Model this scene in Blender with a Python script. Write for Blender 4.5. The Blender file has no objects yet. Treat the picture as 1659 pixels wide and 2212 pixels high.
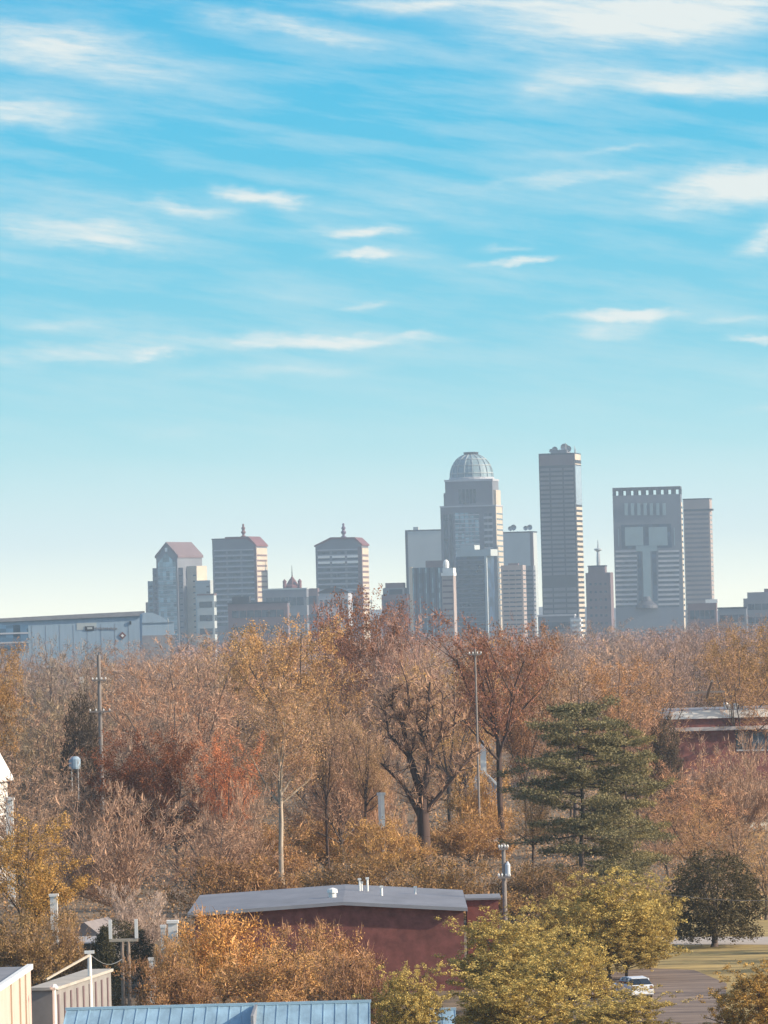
import bpy, math, random
import numpy as np
from mathutils import Vector, Euler, Matrix

# ------------------------------------------------------------------ basics
scene = bpy.context.scene
col = scene.collection
CAMH = 27.0
F = 12400.0                      # focal length, in units of a 1659 wide picture
PITCH = math.atan(232.0 / F)
ROLL = math.radians(1.5)
_f = Vector((0, math.cos(PITCH), math.sin(PITCH)))
_r0 = Vector((1, 0, 0)); _u0 = Vector((0, -math.sin(PITCH), math.cos(PITCH)))
_up = math.cos(ROLL) * _u0 + math.sin(ROLL) * _r0
_rt = math.cos(ROLL) * _r0 - math.sin(ROLL) * _u0


def at(u, v, Y):
    d = _f * F + _rt * (u - 829.5) + _up * (1106 - v)
    d = d * (Y / d.y)
    return Vector((d.x, Y, CAMH + d.z))


def tag(o, label=None, cat=None, group=None, kind=None):
    if label: o['label'] = label
    if cat: o['category'] = cat
    if group: o['group'] = group
    if kind: o['kind'] = kind
    return o


def empty(name, loc=(0, 0, 0), rz=0.0):
    o = bpy.data.objects.new(name, None); col.objects.link(o)
    o.empty_display_size = 0.5
    o.location = loc; o.rotation_euler = (0, 0, rz)
    return o


# ------------------------------------------------------------------ materials
_m = {}


def mat(name, c, rough=0.8, metal=0.0, var=0.12, scale=0.4, spec=0.3, bump=0.0, tint=False, streak=None, c2=None):
    if name in _m: return _m[name]
    m = bpy.data.materials.new(name); m.use_nodes = True
    nt = m.node_tree; N = nt.nodes; L = nt.links
    b = N['Principled BSDF']
    b.inputs['Roughness'].default_value = rough
    b.inputs['Metallic'].default_value = metal
    b.inputs['Specular IOR Level'].default_value = spec
    tc = N.new('ShaderNodeTexCoord')
    mp = N.new('ShaderNodeMapping'); L.new(tc.outputs['Object'], mp.inputs[0])
    if streak: mp.inputs['Scale'].default_value = streak
    nz = N.new('ShaderNodeTexNoise'); nz.inputs['Scale'].default_value = scale; nz.inputs['Detail'].default_value = 6
    nz.inputs['Roughness'].default_value = 0.65
    L.new(mp.outputs[0], nz.inputs['Vector'])
    rp = N.new('ShaderNodeValToRGB')
    c2 = c2 or c
    a = [max(0, x * (1 - var)) for x in c]; d = [min(1, x * (1 + var)) for x in c2]
    rp.color_ramp.elements[0].position = 0.32; rp.color_ramp.elements[1].position = 0.68
    rp.color_ramp.elements[0].color = (*a, 1); rp.color_ramp.elements[1].color = (*d, 1)
    L.new(nz.outputs['Fac'], rp.inputs[0])
    if 'glass' in name or 'glazing' in name:
        sn = N.new('ShaderNodeVectorMath'); sn.operation = 'SNAP'; L.new(tc.outputs['Object'], sn.inputs[0]); sn.inputs[1].default_value = (3.1, 3.1, 3.9)
        wn = N.new('ShaderNodeTexWhiteNoise'); wn.noise_dimensions = '3D'; L.new(sn.outputs[0], wn.inputs[0])
        mr = N.new('ShaderNodeMapRange'); mr.inputs['To Min'].default_value = 0.35; mr.inputs['To Max'].default_value = 1.6; L.new(wn.outputs[0], mr.inputs[0])
        vm = N.new('ShaderNodeVectorMath'); vm.operation = 'SCALE'; L.new(rp.outputs[0], vm.inputs[0]); L.new(mr.outputs[0], vm.inputs[3])
        L.new(vm.outputs[0], b.inputs['Base Color'])
    else:
        L.new(rp.outputs[0], b.inputs['Base Color'])
    if bump:
        bp = N.new('ShaderNodeBump'); bp.inputs['Strength'].default_value = bump; bp.inputs['Distance'].default_value = 0.05
        L.new(nz.outputs['Fac'], bp.inputs['Height']); L.new(bp.outputs[0], b.inputs['Normal'])
    _m[name] = m
    return m


def leafmat(name, c1, c2, trans=0.35, clump=0.5):
    """leaf or twig: per-leaf variation, clump variation, per-object tint, some light through"""
    if name in _m: return _m[name]
    m = bpy.data.materials.new(name); m.use_nodes = True
    nt = m.node_tree; N = nt.nodes; L = nt.links
    N.remove(N['Principled BSDF']); out = N['Material Output']
    at_ = N.new('ShaderNodeAttribute'); at_.attribute_name = 'var'
    rp = N.new('ShaderNodeValToRGB'); rp.color_ramp.elements[0].color = (*c1, 1); rp.color_ramp.elements[1].color = (*c2, 1)
    tc = N.new('ShaderNodeTexCoord'); nz = N.new('ShaderNodeTexNoise'); nz.inputs['Scale'].default_value = clump
    nz.inputs['Detail'].default_value = 3
    L.new(tc.outputs['Object'], nz.inputs['Vector'])
    ad = N.new('ShaderNodeMath'); ad.operation = 'ADD'
    L.new(at_.outputs['Fac'], ad.inputs[0]); L.new(nz.outputs['Fac'], ad.inputs[1])
    mr = N.new('ShaderNodeMapRange'); mr.inputs['From Min'].default_value = 0.45; mr.inputs['From Max'].default_value = 1.2
    L.new(ad.outputs[0], mr.inputs['Value']); L.new(mr.outputs[0], rp.inputs[0])
    oi = N.new('ShaderNodeObjectInfo')
    mx = N.new('ShaderNodeMix'); mx.data_type = 'RGBA'; mx.blend_type = 'MULTIPLY'; mx.inputs[0].default_value = 1
    L.new(rp.outputs[0], mx.inputs[6]); L.new(oi.outputs['Color'], mx.inputs[7])
    df = N.new('ShaderNodeBsdfDiffuse'); tr = N.new('ShaderNodeBsdfTranslucent'); ms = N.new('ShaderNodeMixShader')
    ms.inputs[0].default_value = trans
    L.new(mx.outputs[2], df.inputs[0]); L.new(mx.outputs[2], tr.inputs[0])
    L.new(df.outputs[0], ms.inputs[1]); L.new(tr.outputs[0], ms.inputs[2]); L.new(ms.outputs[0], out.inputs[0])
    _m[name] = m
    return m


# ------------------------------------------------------------------ mesh builder
class MB:
    def __init__(s): s.v = []; s.f = []

    def add(s, vs, fs):
        n = len(s.v); s.v += [tuple(p) for p in vs]; s.f += [tuple(i + n for i in f) for f in fs]; return s

    def box(s, x0, x1, y0, y1, z0, z1):
        vs = [(x, y, z) for z in (z0, z1) for y in (y0, y1) for x in (x0, x1)]
        return s.add(vs, [(0, 2, 3, 1), (4, 5, 7, 6), (0, 1, 5, 4), (2, 6, 7, 3), (0, 4, 6, 2), (1, 3, 7, 5)])

    def prism(s, poly, y0, y1):
        """poly in (x,z), counter-clockwise seen from -y, run from y0 to y1"""
        n = len(poly)
        vs = [(x, y0, z) for x, z in poly] + [(x, y1, z) for x, z in poly]
        fs = [tuple(range(n)), tuple(range(2 * n - 1, n - 1, -1))]
        fs += [(i, i + n, (i + 1) % n + n, (i + 1) % n) for i in range(n)]
        return s.add(vs, fs)

    def plan(s, poly, z0, z1):
        n = len(poly)
        vs = [(x, y, z0) for x, y in poly] + [(x, y, z1) for x, y in poly]
        fs = [tuple(range(n - 1, -1, -1)), tuple(range(n, 2 * n))]
        fs += [(i, (i + 1) % n, (i + 1) % n + n, i + n) for i in range(n)]
        return s.add(vs, fs)

    def tube(s, p0, p1, r0, r1, n=6, cap=True):
        p0 = Vector(p0); p1 = Vector(p1); d = (p1 - p0)
        if d.length < 1e-6: return s
        d.normalize(); a = d.orthogonal().normalized(); b = d.cross(a)
        vs = []
        for p, r in ((p0, r0), (p1, r1)):
            for i in range(n):
                t = 2 * math.pi * i / n
                vs.append(p + a * (r * math.cos(t)) + b * (r * math.sin(t)))
        fs = [(i, (i + 1) % n, (i + 1) % n + n, i + n) for i in range(n)]
        if cap: fs += [tuple(range(n - 1, -1, -1)), tuple(range(n, 2 * n))]
        return s.add(vs, fs)

    def lathe(s, prof, n=16, cx=0, cy=0, a0=0.0):
        vs = []
        for r, z in prof:
            for i in range(n):
                t = a0 + 2 * math.pi * i / n
                vs.append((cx + r * math.cos(t), cy + r * math.sin(t), z))
        fs = []
        for k in range(len(prof) - 1):
            for i in range(n):
                j = (i + 1) % n
                fs.append((k * n + i, k * n + j, (k + 1) * n + j, (k + 1) * n + i))
        fs += [tuple(range(n - 1, -1, -1)), tuple(range((len(prof) - 1) * n, len(prof) * n))]
        return s.add(vs, fs)

    def build(s, name, m, parent=None, smooth=False):
        me = bpy.data.meshes.new(name); me.from_pydata(s.v, [], s.f); me.update()
        if m: me.materials.append(m)
        if smooth: me.shade_smooth()
        o = bpy.data.objects.new(name, me); col.objects.link(o)
        if parent: o.parent = parent
        return o


# ------------------------------------------------------------------ camera, light, sky
cam = bpy.data.cameras.new('camera'); co = bpy.data.objects.new('camera', cam); col.objects.link(co)
cam.sensor_fit = 'VERTICAL'; cam.sensor_height = 24; cam.lens = 24 * F / 2212
cam.clip_start = 1; cam.clip_end = 60000
M3 = Matrix((_rt, _up, -_f)).transposed()
co.matrix_world = Matrix.Translation((0, 0, CAMH)) @ M3.to_4x4()
scene.camera = co

SUN_EL = math.radians(24); SUN_AZ = math.radians(90 + 10)     # clockwise from +Y (view direction)
sd = Vector((math.sin(SUN_AZ) * math.cos(SUN_EL), math.cos(SUN_AZ) * math.cos(SUN_EL), math.sin(SUN_EL)))
sl = bpy.data.lights.new('sun', 'SUN'); sl.energy = 4.6; sl.angle = math.radians(0.6); sl.color = (1.0, 0.86, 0.70)
so = bpy.data.objects.new('sun', sl); col.objects.link(so)
so.rotation_euler = sd.to_track_quat('Z', 'Y').to_euler(); so.location = (300, -100, 300)

scene.view_settings.view_transform = 'Standard'; scene.view_settings.look = 'None'
EXPO = 0.62
scene.view_settings.exposure = EXPO; scene.view_settings.gamma = 1.0
scene.view_settings.use_curve_mapping = False


def lin(c):
    return tuple(((x / 255) / 12.92 if x / 255 < 0.04045 else ((x / 255 + 0.055) / 1.055) ** 2.4) for x in c)


SKY_S = 0.15


def make_world():
    w = bpy.data.worlds.new('World'); scene.world = w; w.use_nodes = True
    nt = w.node_tree; N = nt.nodes; L = nt.links
    bg = N['Background']; bg.inputs[1].default_value = SKY_S

    def math_(op, a, b=None, c=None, clamp=False):
        n = N.new('ShaderNodeMath'); n.operation = op; n.use_clamp = clamp
        for i, x in enumerate((a, b, c)):
            if x is None: continue
            if isinstance(x, (int, float)): n.inputs[i].default_value = x
            else: L.new(x, n.inputs[i])
        return n.outputs[0]
    sky = N.new('ShaderNodeTexSky'); sky.sky_type = 'NISHITA'; sky.sun_disc = False
    sky.sun_elevation = SUN_EL; sky.sun_rotation = SUN_AZ
    sky.altitude = 150; sky.air_density = 1.0; sky.dust_density = 1.5; sky.ozone_density = 1.5
    tc = N.new('ShaderNodeTexCoord'); sp = N.new('ShaderNodeSeparateXYZ'); L.new(tc.outputs['Generated'], sp.inputs[0])
    X, Y, Z = sp.outputs
    ay = math_('MAXIMUM', math_('ABSOLUTE', Y), 0.02)
    hz = math_('SQRT', math_('ADD', math_('MULTIPLY', X, X), math_('MULTIPLY', Y, Y)))
    el = math_('DIVIDE', Z, math_('MAXIMUM', hz, 0.02))       # tan of the elevation
    az = math_('DIVIDE', X, ay)
    # colour of the low sky, by elevation
    rp = N.new('ShaderNodeValToRGB'); e = rp.color_ramp.elements
    stops = [(-0.01, (255, 246, 206)), (0.003, (250, 246, 216)), (0.014, (218, 234, 224)), (0.030, (172, 226, 230)),
             (0.048, (124, 212, 232)), (0.070, (88, 201, 232)), (0.095, (64, 192, 232)), (0.12, (56, 182, 230))]
    mrr = N.new('ShaderNodeMapRange'); mrr.inputs['From Min'].default_value = -0.01; mrr.inputs['From Max'].default_value = 0.12
    L.new(el, mrr.inputs[0]); L.new(mrr.outputs[0], rp.inputs[0])
    while len(e) < len(stops): e.new(0.5)
    for i, (p, c) in enumerate(stops):
        e[i].position = (p + 0.01) / 0.13; f_ = .5 * (1.42 if i < 2 else 1.22 if i == 2 else 1.06 if i == 3 else 1.0); e[i].color = (*[x * f_ for x in lin(c)], 1)
    sc = N.new('ShaderNodeVectorMath'); sc.operation = 'SCALE'; L.new(rp.outputs[0], sc.inputs[0]); sc.inputs[3].default_value = 2 * 2 ** -EXPO / SKY_S
    # clouds
    gu = math_('MULTIPLY', az, F); gv = math_('MULTIPLY', el, F)
    cb = N.new('ShaderNodeCombineXYZ'); L.new(gu, cb.inputs[0]); L.new(gv, cb.inputs[1])

    def noise(scale, sx, sy, detail=5, rough=0.55, off=0.0, rot=0.0):
        m0 = N.new('ShaderNodeMapping'); L.new(cb.outputs[0], m0.inputs[0]); m0.inputs['Rotation'].default_value = (0, 0, rot)
        mp = N.new('ShaderNodeMapping'); L.new(m0.outputs[0], mp.inputs[0])
        mp.inputs['Scale'].default_value = (sx, sy, 1); mp.inputs['Location'].default_value = (off, off, 0)
        n = N.new('ShaderNodeTexNoise'); n.inputs['Scale'].default_value = scale; n.inputs['Detail'].default_value = detail
        n.inputs['Roughness'].default_value = rough
        L.new(mp.outputs[0], n.inputs['Vector']); return n.outputs['Fac']
    wx = math_('MULTIPLY', math_('SUBTRACT', noise(1, 1 / 150, 1 / 60, 7, off=11), 0.5), 210)
    wy = math_('MULTIPLY', math_('SUBTRACT', noise(1, 1 / 150, 1 / 70, 7, off=37), 0.5), 70)
    WU = math_('ADD', gu, wx); WV = math_('ADD', gv, wy)
    g = bpy.data.node_groups.new('cloud_streak', 'ShaderNodeTree')
    itf = g.interface
    for nm in ('U', 'V', 'u0', 'v0', 'ca', 'sa', 'L', 'W', 'S'): itf.new_socket(nm, in_out='INPUT', socket_type='NodeSocketFloat')
    itf.new_socket('Fac', in_out='OUTPUT', socket_type='NodeSocketFloat')
    gi = g.nodes.new('NodeGroupInput'); go = g.nodes.new('NodeGroupOutput')

    def gm(op, a, b=None):
        n = g.nodes.new('ShaderNodeMath'); n.operation = op
        for i, x in enumerate((a, b)):
            if x is None: continue
            if isinstance(x, (int, float)): n.inputs[i].default_value = x
            else: g.links.new(x, n.inputs[i])
        return n.outputs[0]
    I = gi.outputs
    du = gm('SUBTRACT', I['U'], I['u0']); dv = gm('SUBTRACT', I['V'], I['v0'])
    p = gm('DIVIDE', gm('ADD', gm('MULTIPLY', du, I['ca']), gm('MULTIPLY', dv, I['sa'])), I['L'])
    q = gm('DIVIDE', gm('SUBTRACT', gm('MULTIPLY', dv, I['ca']), gm('MULTIPLY', du, I['sa'])), I['W'])
    d2 = gm('ADD', gm('MULTIPLY', p, p), gm('MULTIPLY', q, q))
    ex = gm('MULTIPLY', gm('EXPONENT', gm('MULTIPLY', d2, -1.0)), I['S'])
    g.links.new(ex, go.inputs[0])
    streaks = [(640, 62, 250, 22, 14, .6), (1420, 28, 340, 52, 2, 1.15), (1540, 185, 210, 32, 4, 1.0), (1600, 400, 170, 50, -3, 1.15),
               (1650, 520, 60, 34, -20, .7), (50, 245, 150, 38, 8, .75), (250, 140, 280, 70, 12, .5), (190, 510, 230, 38, 8, .75),
               (560, 425, 90, 20, 20, .8), (400, 450, 110, 16, 10, .5), (780, 500, 90, 15, 3, .75), (800, 552, 95, 11, 1, .85),
               (1110, 565, 110, 11, -1, .85), (1090, 532, 60, 9, 0, .5), (690, 735, 270, 17, 3, .85), (160, 765, 230, 28, 1, .6),
               (340, 765, 50, 9, 0, .5), (1340, 682, 130, 13, 4, 1.0), (1310, 715, 90, 20, 2, .6), (1630, 735, 60, 9, 2, .8),
               (1600, 692, 100, 12, 0, .45), (770, 658, 70, 11, 3, .5), (1320, 325, 140, 10, -3, .4), (1240, 378, 200, 14, -3, .4),
               (900, 8, 260, 20, 2, .55), (1190, 190, 110, 45, -10, .4), (60, 90, 200, 45, 5, .45), (600, 800, 280, 18, 0, .35),
               (1640, 885, 80, 14, -2, .35), (390, 935, 90, 16, 0, .25), (150, 700, 150, 14, 2, .4), (1000, 440, 380, 60, 2, .3),
               (120, 420, 260, 50, 8, .3), (1250, 100, 300, 60, 5, .35)]
    tot = None
    for (u, v, l, wd, a, s_) in streaks:
        c = at(u, v, 1000.0); uu = c.x / 1000 * F; vv = (c.z - CAMH) / 1000 * F
        n = N.new('ShaderNodeGroup'); n.node_tree = g
        L.new(WU, n.inputs['U']); L.new(WV, n.inputs['V'])
        a = -math.radians(a) + ROLL
        for k, val in (('u0', uu), ('v0', vv), ('ca', math.cos(a)), ('sa', math.sin(a)), ('L', l), ('W', wd), ('S', s_)): n.inputs[k].default_value = val
        tot = n.outputs[0] if tot is None else math_('ADD', tot, n.outputs[0])
    fib = noise(1, 1 / 130, 1 / 17, 9, 0.66, off=5, rot=0.12)
    fib2 = math_('MULTIPLY_ADD', fib, 2.1, -0.35, clamp=True)
    body = math_('MULTIPLY', tot, math_('MULTIPLY_ADD', fib2, 0.85, 0.55))
    sm = N.new('ShaderNodeMapRange'); sm.interpolation_type = 'SMOOTHSTEP'; sm.inputs['From Min'].default_value = 0.02; sm.inputs['From Max'].default_value = 1.3
    L.new(body, sm.inputs[0]); body = sm.outputs[0]
    veil = noise(1, 1 / 430, 1 / 62, 8, 0.62, off=90, rot=0.17)
    veil = math_('MULTIPLY_ADD', veil, 1.9, -0.80, clamp=True)
    # the veil thins out towards the horizon
    vf = N.new('ShaderNodeMapRange'); vf.inputs['From Min'].default_value = 0.02; vf.inputs['From Max'].default_value = 0.05; L.new(el, vf.inputs[0])
    veil = math_('MULTIPLY', math_('MULTIPLY', veil, 0.6), vf.outputs[0])
    fac = math_('ADD', body, veil, clamp=True)
    fac = math_('MULTIPLY', fac, 0.86)
    cl = N.new('ShaderNodeMix'); cl.data_type = 'RGBA'; L.new(fac, cl.inputs[0]); L.new(sc.outputs[0], cl.inputs[6])
    cl.inputs[7].default_value = (*[x * 2 ** -EXPO / SKY_S for x in lin((248, 248, 240))], 1)
    hi = N.new('ShaderNodeMapRange'); hi.inputs['From Min'].default_value = 0.14; hi.inputs['From Max'].default_value = 0.35; L.new(el, hi.inputs[0])
    mx = N.new('ShaderNodeMix'); mx.data_type = 'RGBA'; L.new(hi.outputs[0], mx.inputs[0]); L.new(cl.outputs[2], mx.inputs[6]); L.new(sky.outputs[0], mx.inputs[7])
    L.new(mx.outputs[2], bg.inputs[0])


make_world()

# haze: one closed box round everything, sky outside it
hb = MB().box(-3300, 3300, -700, 10700, -1.5, 215)
hm = bpy.data.materials.new('haze'); hm.use_nodes = True
nt = hm.node_tree; nt.nodes.remove(nt.nodes['Principled BSDF'])
pv = nt.nodes.new('ShaderNodeVolumePrincipled')
pv.inputs['Color'].default_value = (0.62, 0.80, 0.96, 1); pv.inputs['Density'].default_value = 0.00007; pv.inputs['Anisotropy'].default_value = 0.0
nt.links.new(pv.outputs[0], nt.nodes['Material Output'].inputs['Volume'])
tag(hb.build('haze', hm), kind='stuff')
scene.cycles.volume_bounces = 1
scene.cycles.max_bounces = 6; scene.cycles.diffuse_bounces = 3; scene.cycles.transparent_max_bounces = 8

# ------------------------------------------------------------------ setting
M_ground = mat('dry_ground', (0.12, 0.082, 0.048), 0.95, var=0.35, scale=0.3, c2=(0.19, 0.135, 0.08), bump=0.3)
M_lawn = mat('lawn', (0.22, 0.165, 0.06), 0.95, var=0.35, scale=0.3, c2=(0.38, 0.27, 0.10), bump=0.3, streak=(0.5, 1.6, 1))
M_road = mat('asphalt', (0.15, 0.108, 0.09), 0.95, var=0.35, scale=0.5, streak=(0.25, 1.2, 1), c2=(.21, .155, .115))
M_walk = mat('concrete', (0.42, 0.36, 0.30), 0.9, var=0.12, scale=0.7)
M_hill = mat('hill_woods', (0.07, 0.06, 0.05), 0.95, var=0.3, scale=0.02)


def sheet(name, pts, z, m):
    vs = [(x, y, z) for x, y in pts]
    o = MB().add(vs, [tuple(range(len(vs)))]).build(name, m)
    return tag(o, kind='structure')


MB().add([(x, y, 0) for y in range(-600, 10601, 400) for x in range(-3200, 3201, 400)],
         [(j * 17 + i, j * 17 + i + 1, (j + 1) * 17 + i + 1, (j + 1) * 17 + i) for j in range(28) for i in range(16)]).build('ground', M_ground)
tag(bpy.data.objects['ground'], kind='structure')


def gxy(u, v):
    """the ground point seen at u, v"""
    d = _f * F + _rt * (u - 829.5) + _up * (1106 - v)
    t = -CAMH / d.z
    return (d.x * t, d.y * t)


# distant low ridge
hr = random.Random(4)
vs = []; fs = []; nx = 150
for i in range(nx):
    x = -2900 + i * 5800 / (nx - 1)
    h = 42 + 6 * math.sin(x / 420 + 1) + 3 * math.sin(x / 130) + hr.uniform(-1.2, 1.2) - 16 * max(0, min(1, (x + 100) / 600))
    for (yy, hh) in ((8700, 0.2), (9100, 0.75 * h), (9500, h), (10200, 0.7 * h), (10500, 0.3)): vs.append((x, yy, hh))
for i in range(nx - 1):
    for k in range(4): a = i * 5 + k; fs.append((a, a + 5, a + 6, a + 1))
tag(MB().add(vs, fs).build('hills', M_hill, smooth=True), kind='structure')

# lawn, path and road at lower right
sheet('lawn', [gxy(1300, 2235), gxy(1760, 2235), gxy(1900, 1925), gxy(1250, 1925)], 0.012, M_lawn)
sheet('path', [gxy(1380, 2041), gxy(1760, 2041), gxy(1760, 2024), gxy(1380, 2024)], 0.024, M_walk)
sheet('road', [gxy(1180, 2250), gxy(1560, 2250), gxy(1570, 2125), gxy(1500, 2096), gxy(1400, 2092), gxy(1200, 2110)], 0.024, M_road)
sheet('path', [gxy(1560, 1795), gxy(1800, 1795), gxy(1800, 1777), gxy(1560, 1777)], 0.012, mat('sunlit_path', (0.55, 0.47, 0.33), .9))  # strip of sunlit ground, the sunlight put into its pale yellow colour

# ------------------------------------------------------------------ buildings of the skyline
SHADE = {}
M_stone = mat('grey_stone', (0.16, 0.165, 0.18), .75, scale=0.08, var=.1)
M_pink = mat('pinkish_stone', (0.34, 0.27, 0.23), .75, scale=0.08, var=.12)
M_cream = mat('cream_and_sunlit_stone', (0.50, 0.42, 0.31), .75, scale=0.08, var=.1)  # cream parts, and sunlight painted on the right sides of towers
M_pale = mat('pale_panel', (0.40, 0.43, 0.41), .6, scale=0.05, var=.06)
M_band = mat('light_band', (0.40, 0.40, 0.41), .6, scale=0.15, var=.12)
M_dark = mat('dark_metal', (0.025, 0.023, 0.028), .5, scale=0.1, var=.2)
M_brown = mat('brown_brick', (0.155, 0.105, 0.105), .85, scale=0.1, var=.15)
M_redroof = mat('red_roof', (0.16, 0.065, 0.06), .6, scale=0.1, var=.2)
M_glass = mat('window_glass', (0.030, 0.040, 0.055), .18, scale=0.12, var=.5, spec=.6)
M_glassb = mat('blue_glass', (0.20, 0.29, 0.33), .2, metal=0.3, scale=0.12, var=.25, spec=.6)
M_glassd = mat('dark_blue_glass', (0.018, 0.036, 0.07), .3, metal=0.0, scale=0.12, var=.4, spec=.6)
M_white = mat('white_paint', (0.78, 0.76, 0.70), .5, scale=0.5, var=.06)
M_green = mat('copper_panel', (0.20, 0.28, 0.30), .5, scale=0.1, var=.1)
M_grey = mat('grey_roofing', (0.22, 0.22, 0.23), .8, scale=0.3, var=.15)
M_metal = mat('galvanised_steel', (0.36, 0.36, 0.35), .45, metal=.5, scale=2, var=.1)


class Bld:
    """a building seen at distance Y: uL,uM = front edges, uR = far edge of its right side (at height v), th = turn in degrees"""

    def __init__(s, name, label, uL, uM, v, Y, uR=None, th=9, depth=None, cat='tower', group=None):
        s.th = math.radians(th); s.Y = Y; s.k = Y / F
        A = at(uL, v, Y); B = at(uM, v, Y)
        s.x0 = A.x; s.w = (B.x - A.x) / math.cos(s.th)
        s.h = A.z * 0.5 + B.z * 0.5
        if depth is None: depth = (uR - uM) * s.k / math.sin(s.th) if uR else s.w * .8
        s.d = depth
        s.root = empty(name, (A.x, Y + s.w * math.sin(s.th) * .5, 0), -s.th)
        tag(s.root, label, cat, group)

    def x(s, u, v): return (at(u, v, s.Y).x - s.x0) / math.cos(s.th)
    def z(s, u, v): return at(u, v, s.Y).z
    def pt(s, u, v): p = at(u, v, s.Y); return ((p.x - s.x0) / math.cos(s.th), p.z)

    def wall(s, m, name='wall', z0=0.0, z1=None, x0=0.0, x1=None, y0=0.0, y1=None):
        return MB().box(x0, s.w if x1 is None else x1, y0, s.d if y1 is None else y1, z0, s.h if z1 is None else z1).build(name, m, s.root)

    def part(s, name, m, x0, x1, y0, y1, z0, z1, parent=None):
        return MB().box(x0, x1, y0, y1, z0, z1).build(name, m, parent or s.root)

    def rows(s, name, m, spans, z0, z1, n, fill=.5, out=0.35, y=0.0):
        """n rows of strips on the front; spans = list of (x0, x1)"""
        p = (z1 - z0) / n
        for i in range(n):
            for (a, b) in spans:
                s.part(name, m, a, b, y - out, y + .25, z0 + i * p + p * (1 - fill) / 2, z0 + i * p + p * (1 + fill) / 2)

    def side(s, name, m, ya, yb, z0, z1, n, fill=.5, out=.35, x=None):
        x = s.w if x is None else x
        p = (z1 - z0) / n
        for i in range(n):
            s.part(name, m, x - .25, x + out, ya, yb, z0 + i * p + p * (1 - fill) / 2, z0 + i * p + p * (1 + fill) / 2)


# --- stepped tower with gabled glass front
Y = 5000
b = Bld('gabled_tower', 'stepped tower with pointed gable roof and tall pale blue glass front, leftmost of the skyline', 337, 383, 1204, Y, th=20, depth=58)
zz = b.h; ax = b.w / 2; az_ = b.z(362, 1172)
MB().prism([(0, 0), (b.w, 0), (b.w, zz), (ax, az_ - 2), (0, zz)], 0, b.d).build('wall', M_stone, b.root)
rf = MB()
rf.prism([(-1.0, zz - .6), (ax, az_ - 1.6), (ax, az_ + .6), (-1.0, zz + 1.6)], -.8, b.d + .8)
rf.prism([(ax, az_ - 1.6), (b.w + 1.0, zz - .6), (b.w + 1.0, zz + 1.6), (ax, az_ + .6)], -.8, b.d + .8)
rf.build('roof', M_brown, b.root)
gl = MB().prism([(1.6, 18), (b.w - 1.6, 18), (b.w - 1.6, zz - 5), (ax, az_ - 9), (1.6, zz - 5)], -.5, .3).build('glass_front', M_glassb, b.root)
for i in range(15): b.part('mullion', M_band, 1.7, b.w - 1.7, -.62, -.4, 22 + i * 3.9, 22.5 + i * 3.9, gl)
b.part('roof_ornament', M_white, ax - 1, ax + 1, -1.1, -.4, az_ - 8, az_ - 4.5)
for (u0, u1, v, y0, y1, m) in ((325, 337, 1227, 4, 46, M_stone), (312.5, 325, 1255, 6, 46, M_green), (306, 312.5, 1301, 8, 40, M_pink)):
    x0, _z = b.pt(u0, v); x1, z1 = b.pt(u1, v)
    b.part('setback_wing', m, x0, x1 - .003, y0, y1, 0, z1)
    for k in range(int(z1 // 5) - 3): b.part('window', M_glass, x0 + 1.2, x1 - 1.2, y0 - .2, y0 + .2, 14 + k * 5, 16.6 + k * 5)
xs = b.w
for (dx, v, y0, y1, m) in ((4.4, 1226, 2, 40, M_stone), (9.5, 1223, 10, 34, M_cream), (14, 1255, 6, 30, M_pale)):
    z1 = b.z(400, v)
    b.part('setback_wing', m, xs + .003, xs + dx, y0, y1, 0, z1); 
    for k in range(int(z1 // 5) - 3): b.part('window', M_glass, xs + dx - 3.6, xs + dx - .8, y0 - .25, y0 + .2, 14 + k * 5, 15.3 + k * 5)
    xs += dx


def finial(b, x, y, z0, hh, m):
    k = hh / 10.5
    f = MB().lathe([(1.9 * k, z0), (1.9 * k, z0 + 1.0 * k), (1.0 * k, z0 + 1.3 * k), (1.0 * k, z0 + 2.4 * k), (1.7 * k, z0 + 3.0 * k), (2.0 * k, z0 + 4.0 * k), (1.2 * k, z0 + 5.0 * k),
                    (.9 * k, z0 + 5.6 * k), (1.5 * k, z0 + 6.4 * k), (1.6 * k, z0 + 7.2 * k), (.8 * k, z0 + 8.1 * k), (.7 * k, z0 + 9.2 * k), (1.0 * k, z0 + 9.7 * k), (.2, z0 + 10.5 * k)], 12, x, y).build('finial', m, b.root)


# --- two finial towers
Y = 4900
b = Bld('office_tower', 'striped office tower with red finial and sunlit right side, next to the gabled tower', 458, 552, 1180, Y, uR=575, th=14)
zl = b.z(460, 1166)
MB().prism([(0, 0), (b.w, 0), (b.w, b.h), (b.w * .80, zl), (0, zl)], 0, b.d).build('wall', M_stone, b.root)
MB().prism([(b.w * .30, zl + .05), (b.w * .80, zl - .1), (b.w + .8, b.h - .6), (b.w + .8, b.h + .7), (b.w * .84, zl + 2.1), (b.w * .30, zl + 2.1)], -.6, b.d + .6).build('roof', M_redroof, b.root)
b.part('parapet', M_dark, -.4, b.w * .3 - .01, -.5, b.d + .4, zl + .003, zl + 1.0)
bay = [(b.w * .05, b.w * .31), (b.w * .36, b.w * .64), (b.w * .69, b.w * .95)]
b.rows('window', M_glass, bay, 24, zl - 9, 14, .46, out=.15)
b.rows('spandrel', M_band, [(b.w * .04, b.w * .96)], 26.1, zl - 6.9, 14, .20, out=.5)
b.part('sunlit_side', M_cream, b.w - .2, b.w + .3, 1.3, b.d - .8, 0, b.h - 2)  # cream layer over the grey wall, warm sunlight put into its colour
b.side('window', M_brown, 3, b.d - 3, 24, b.h - 6, 14, .34, out=.42)
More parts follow.
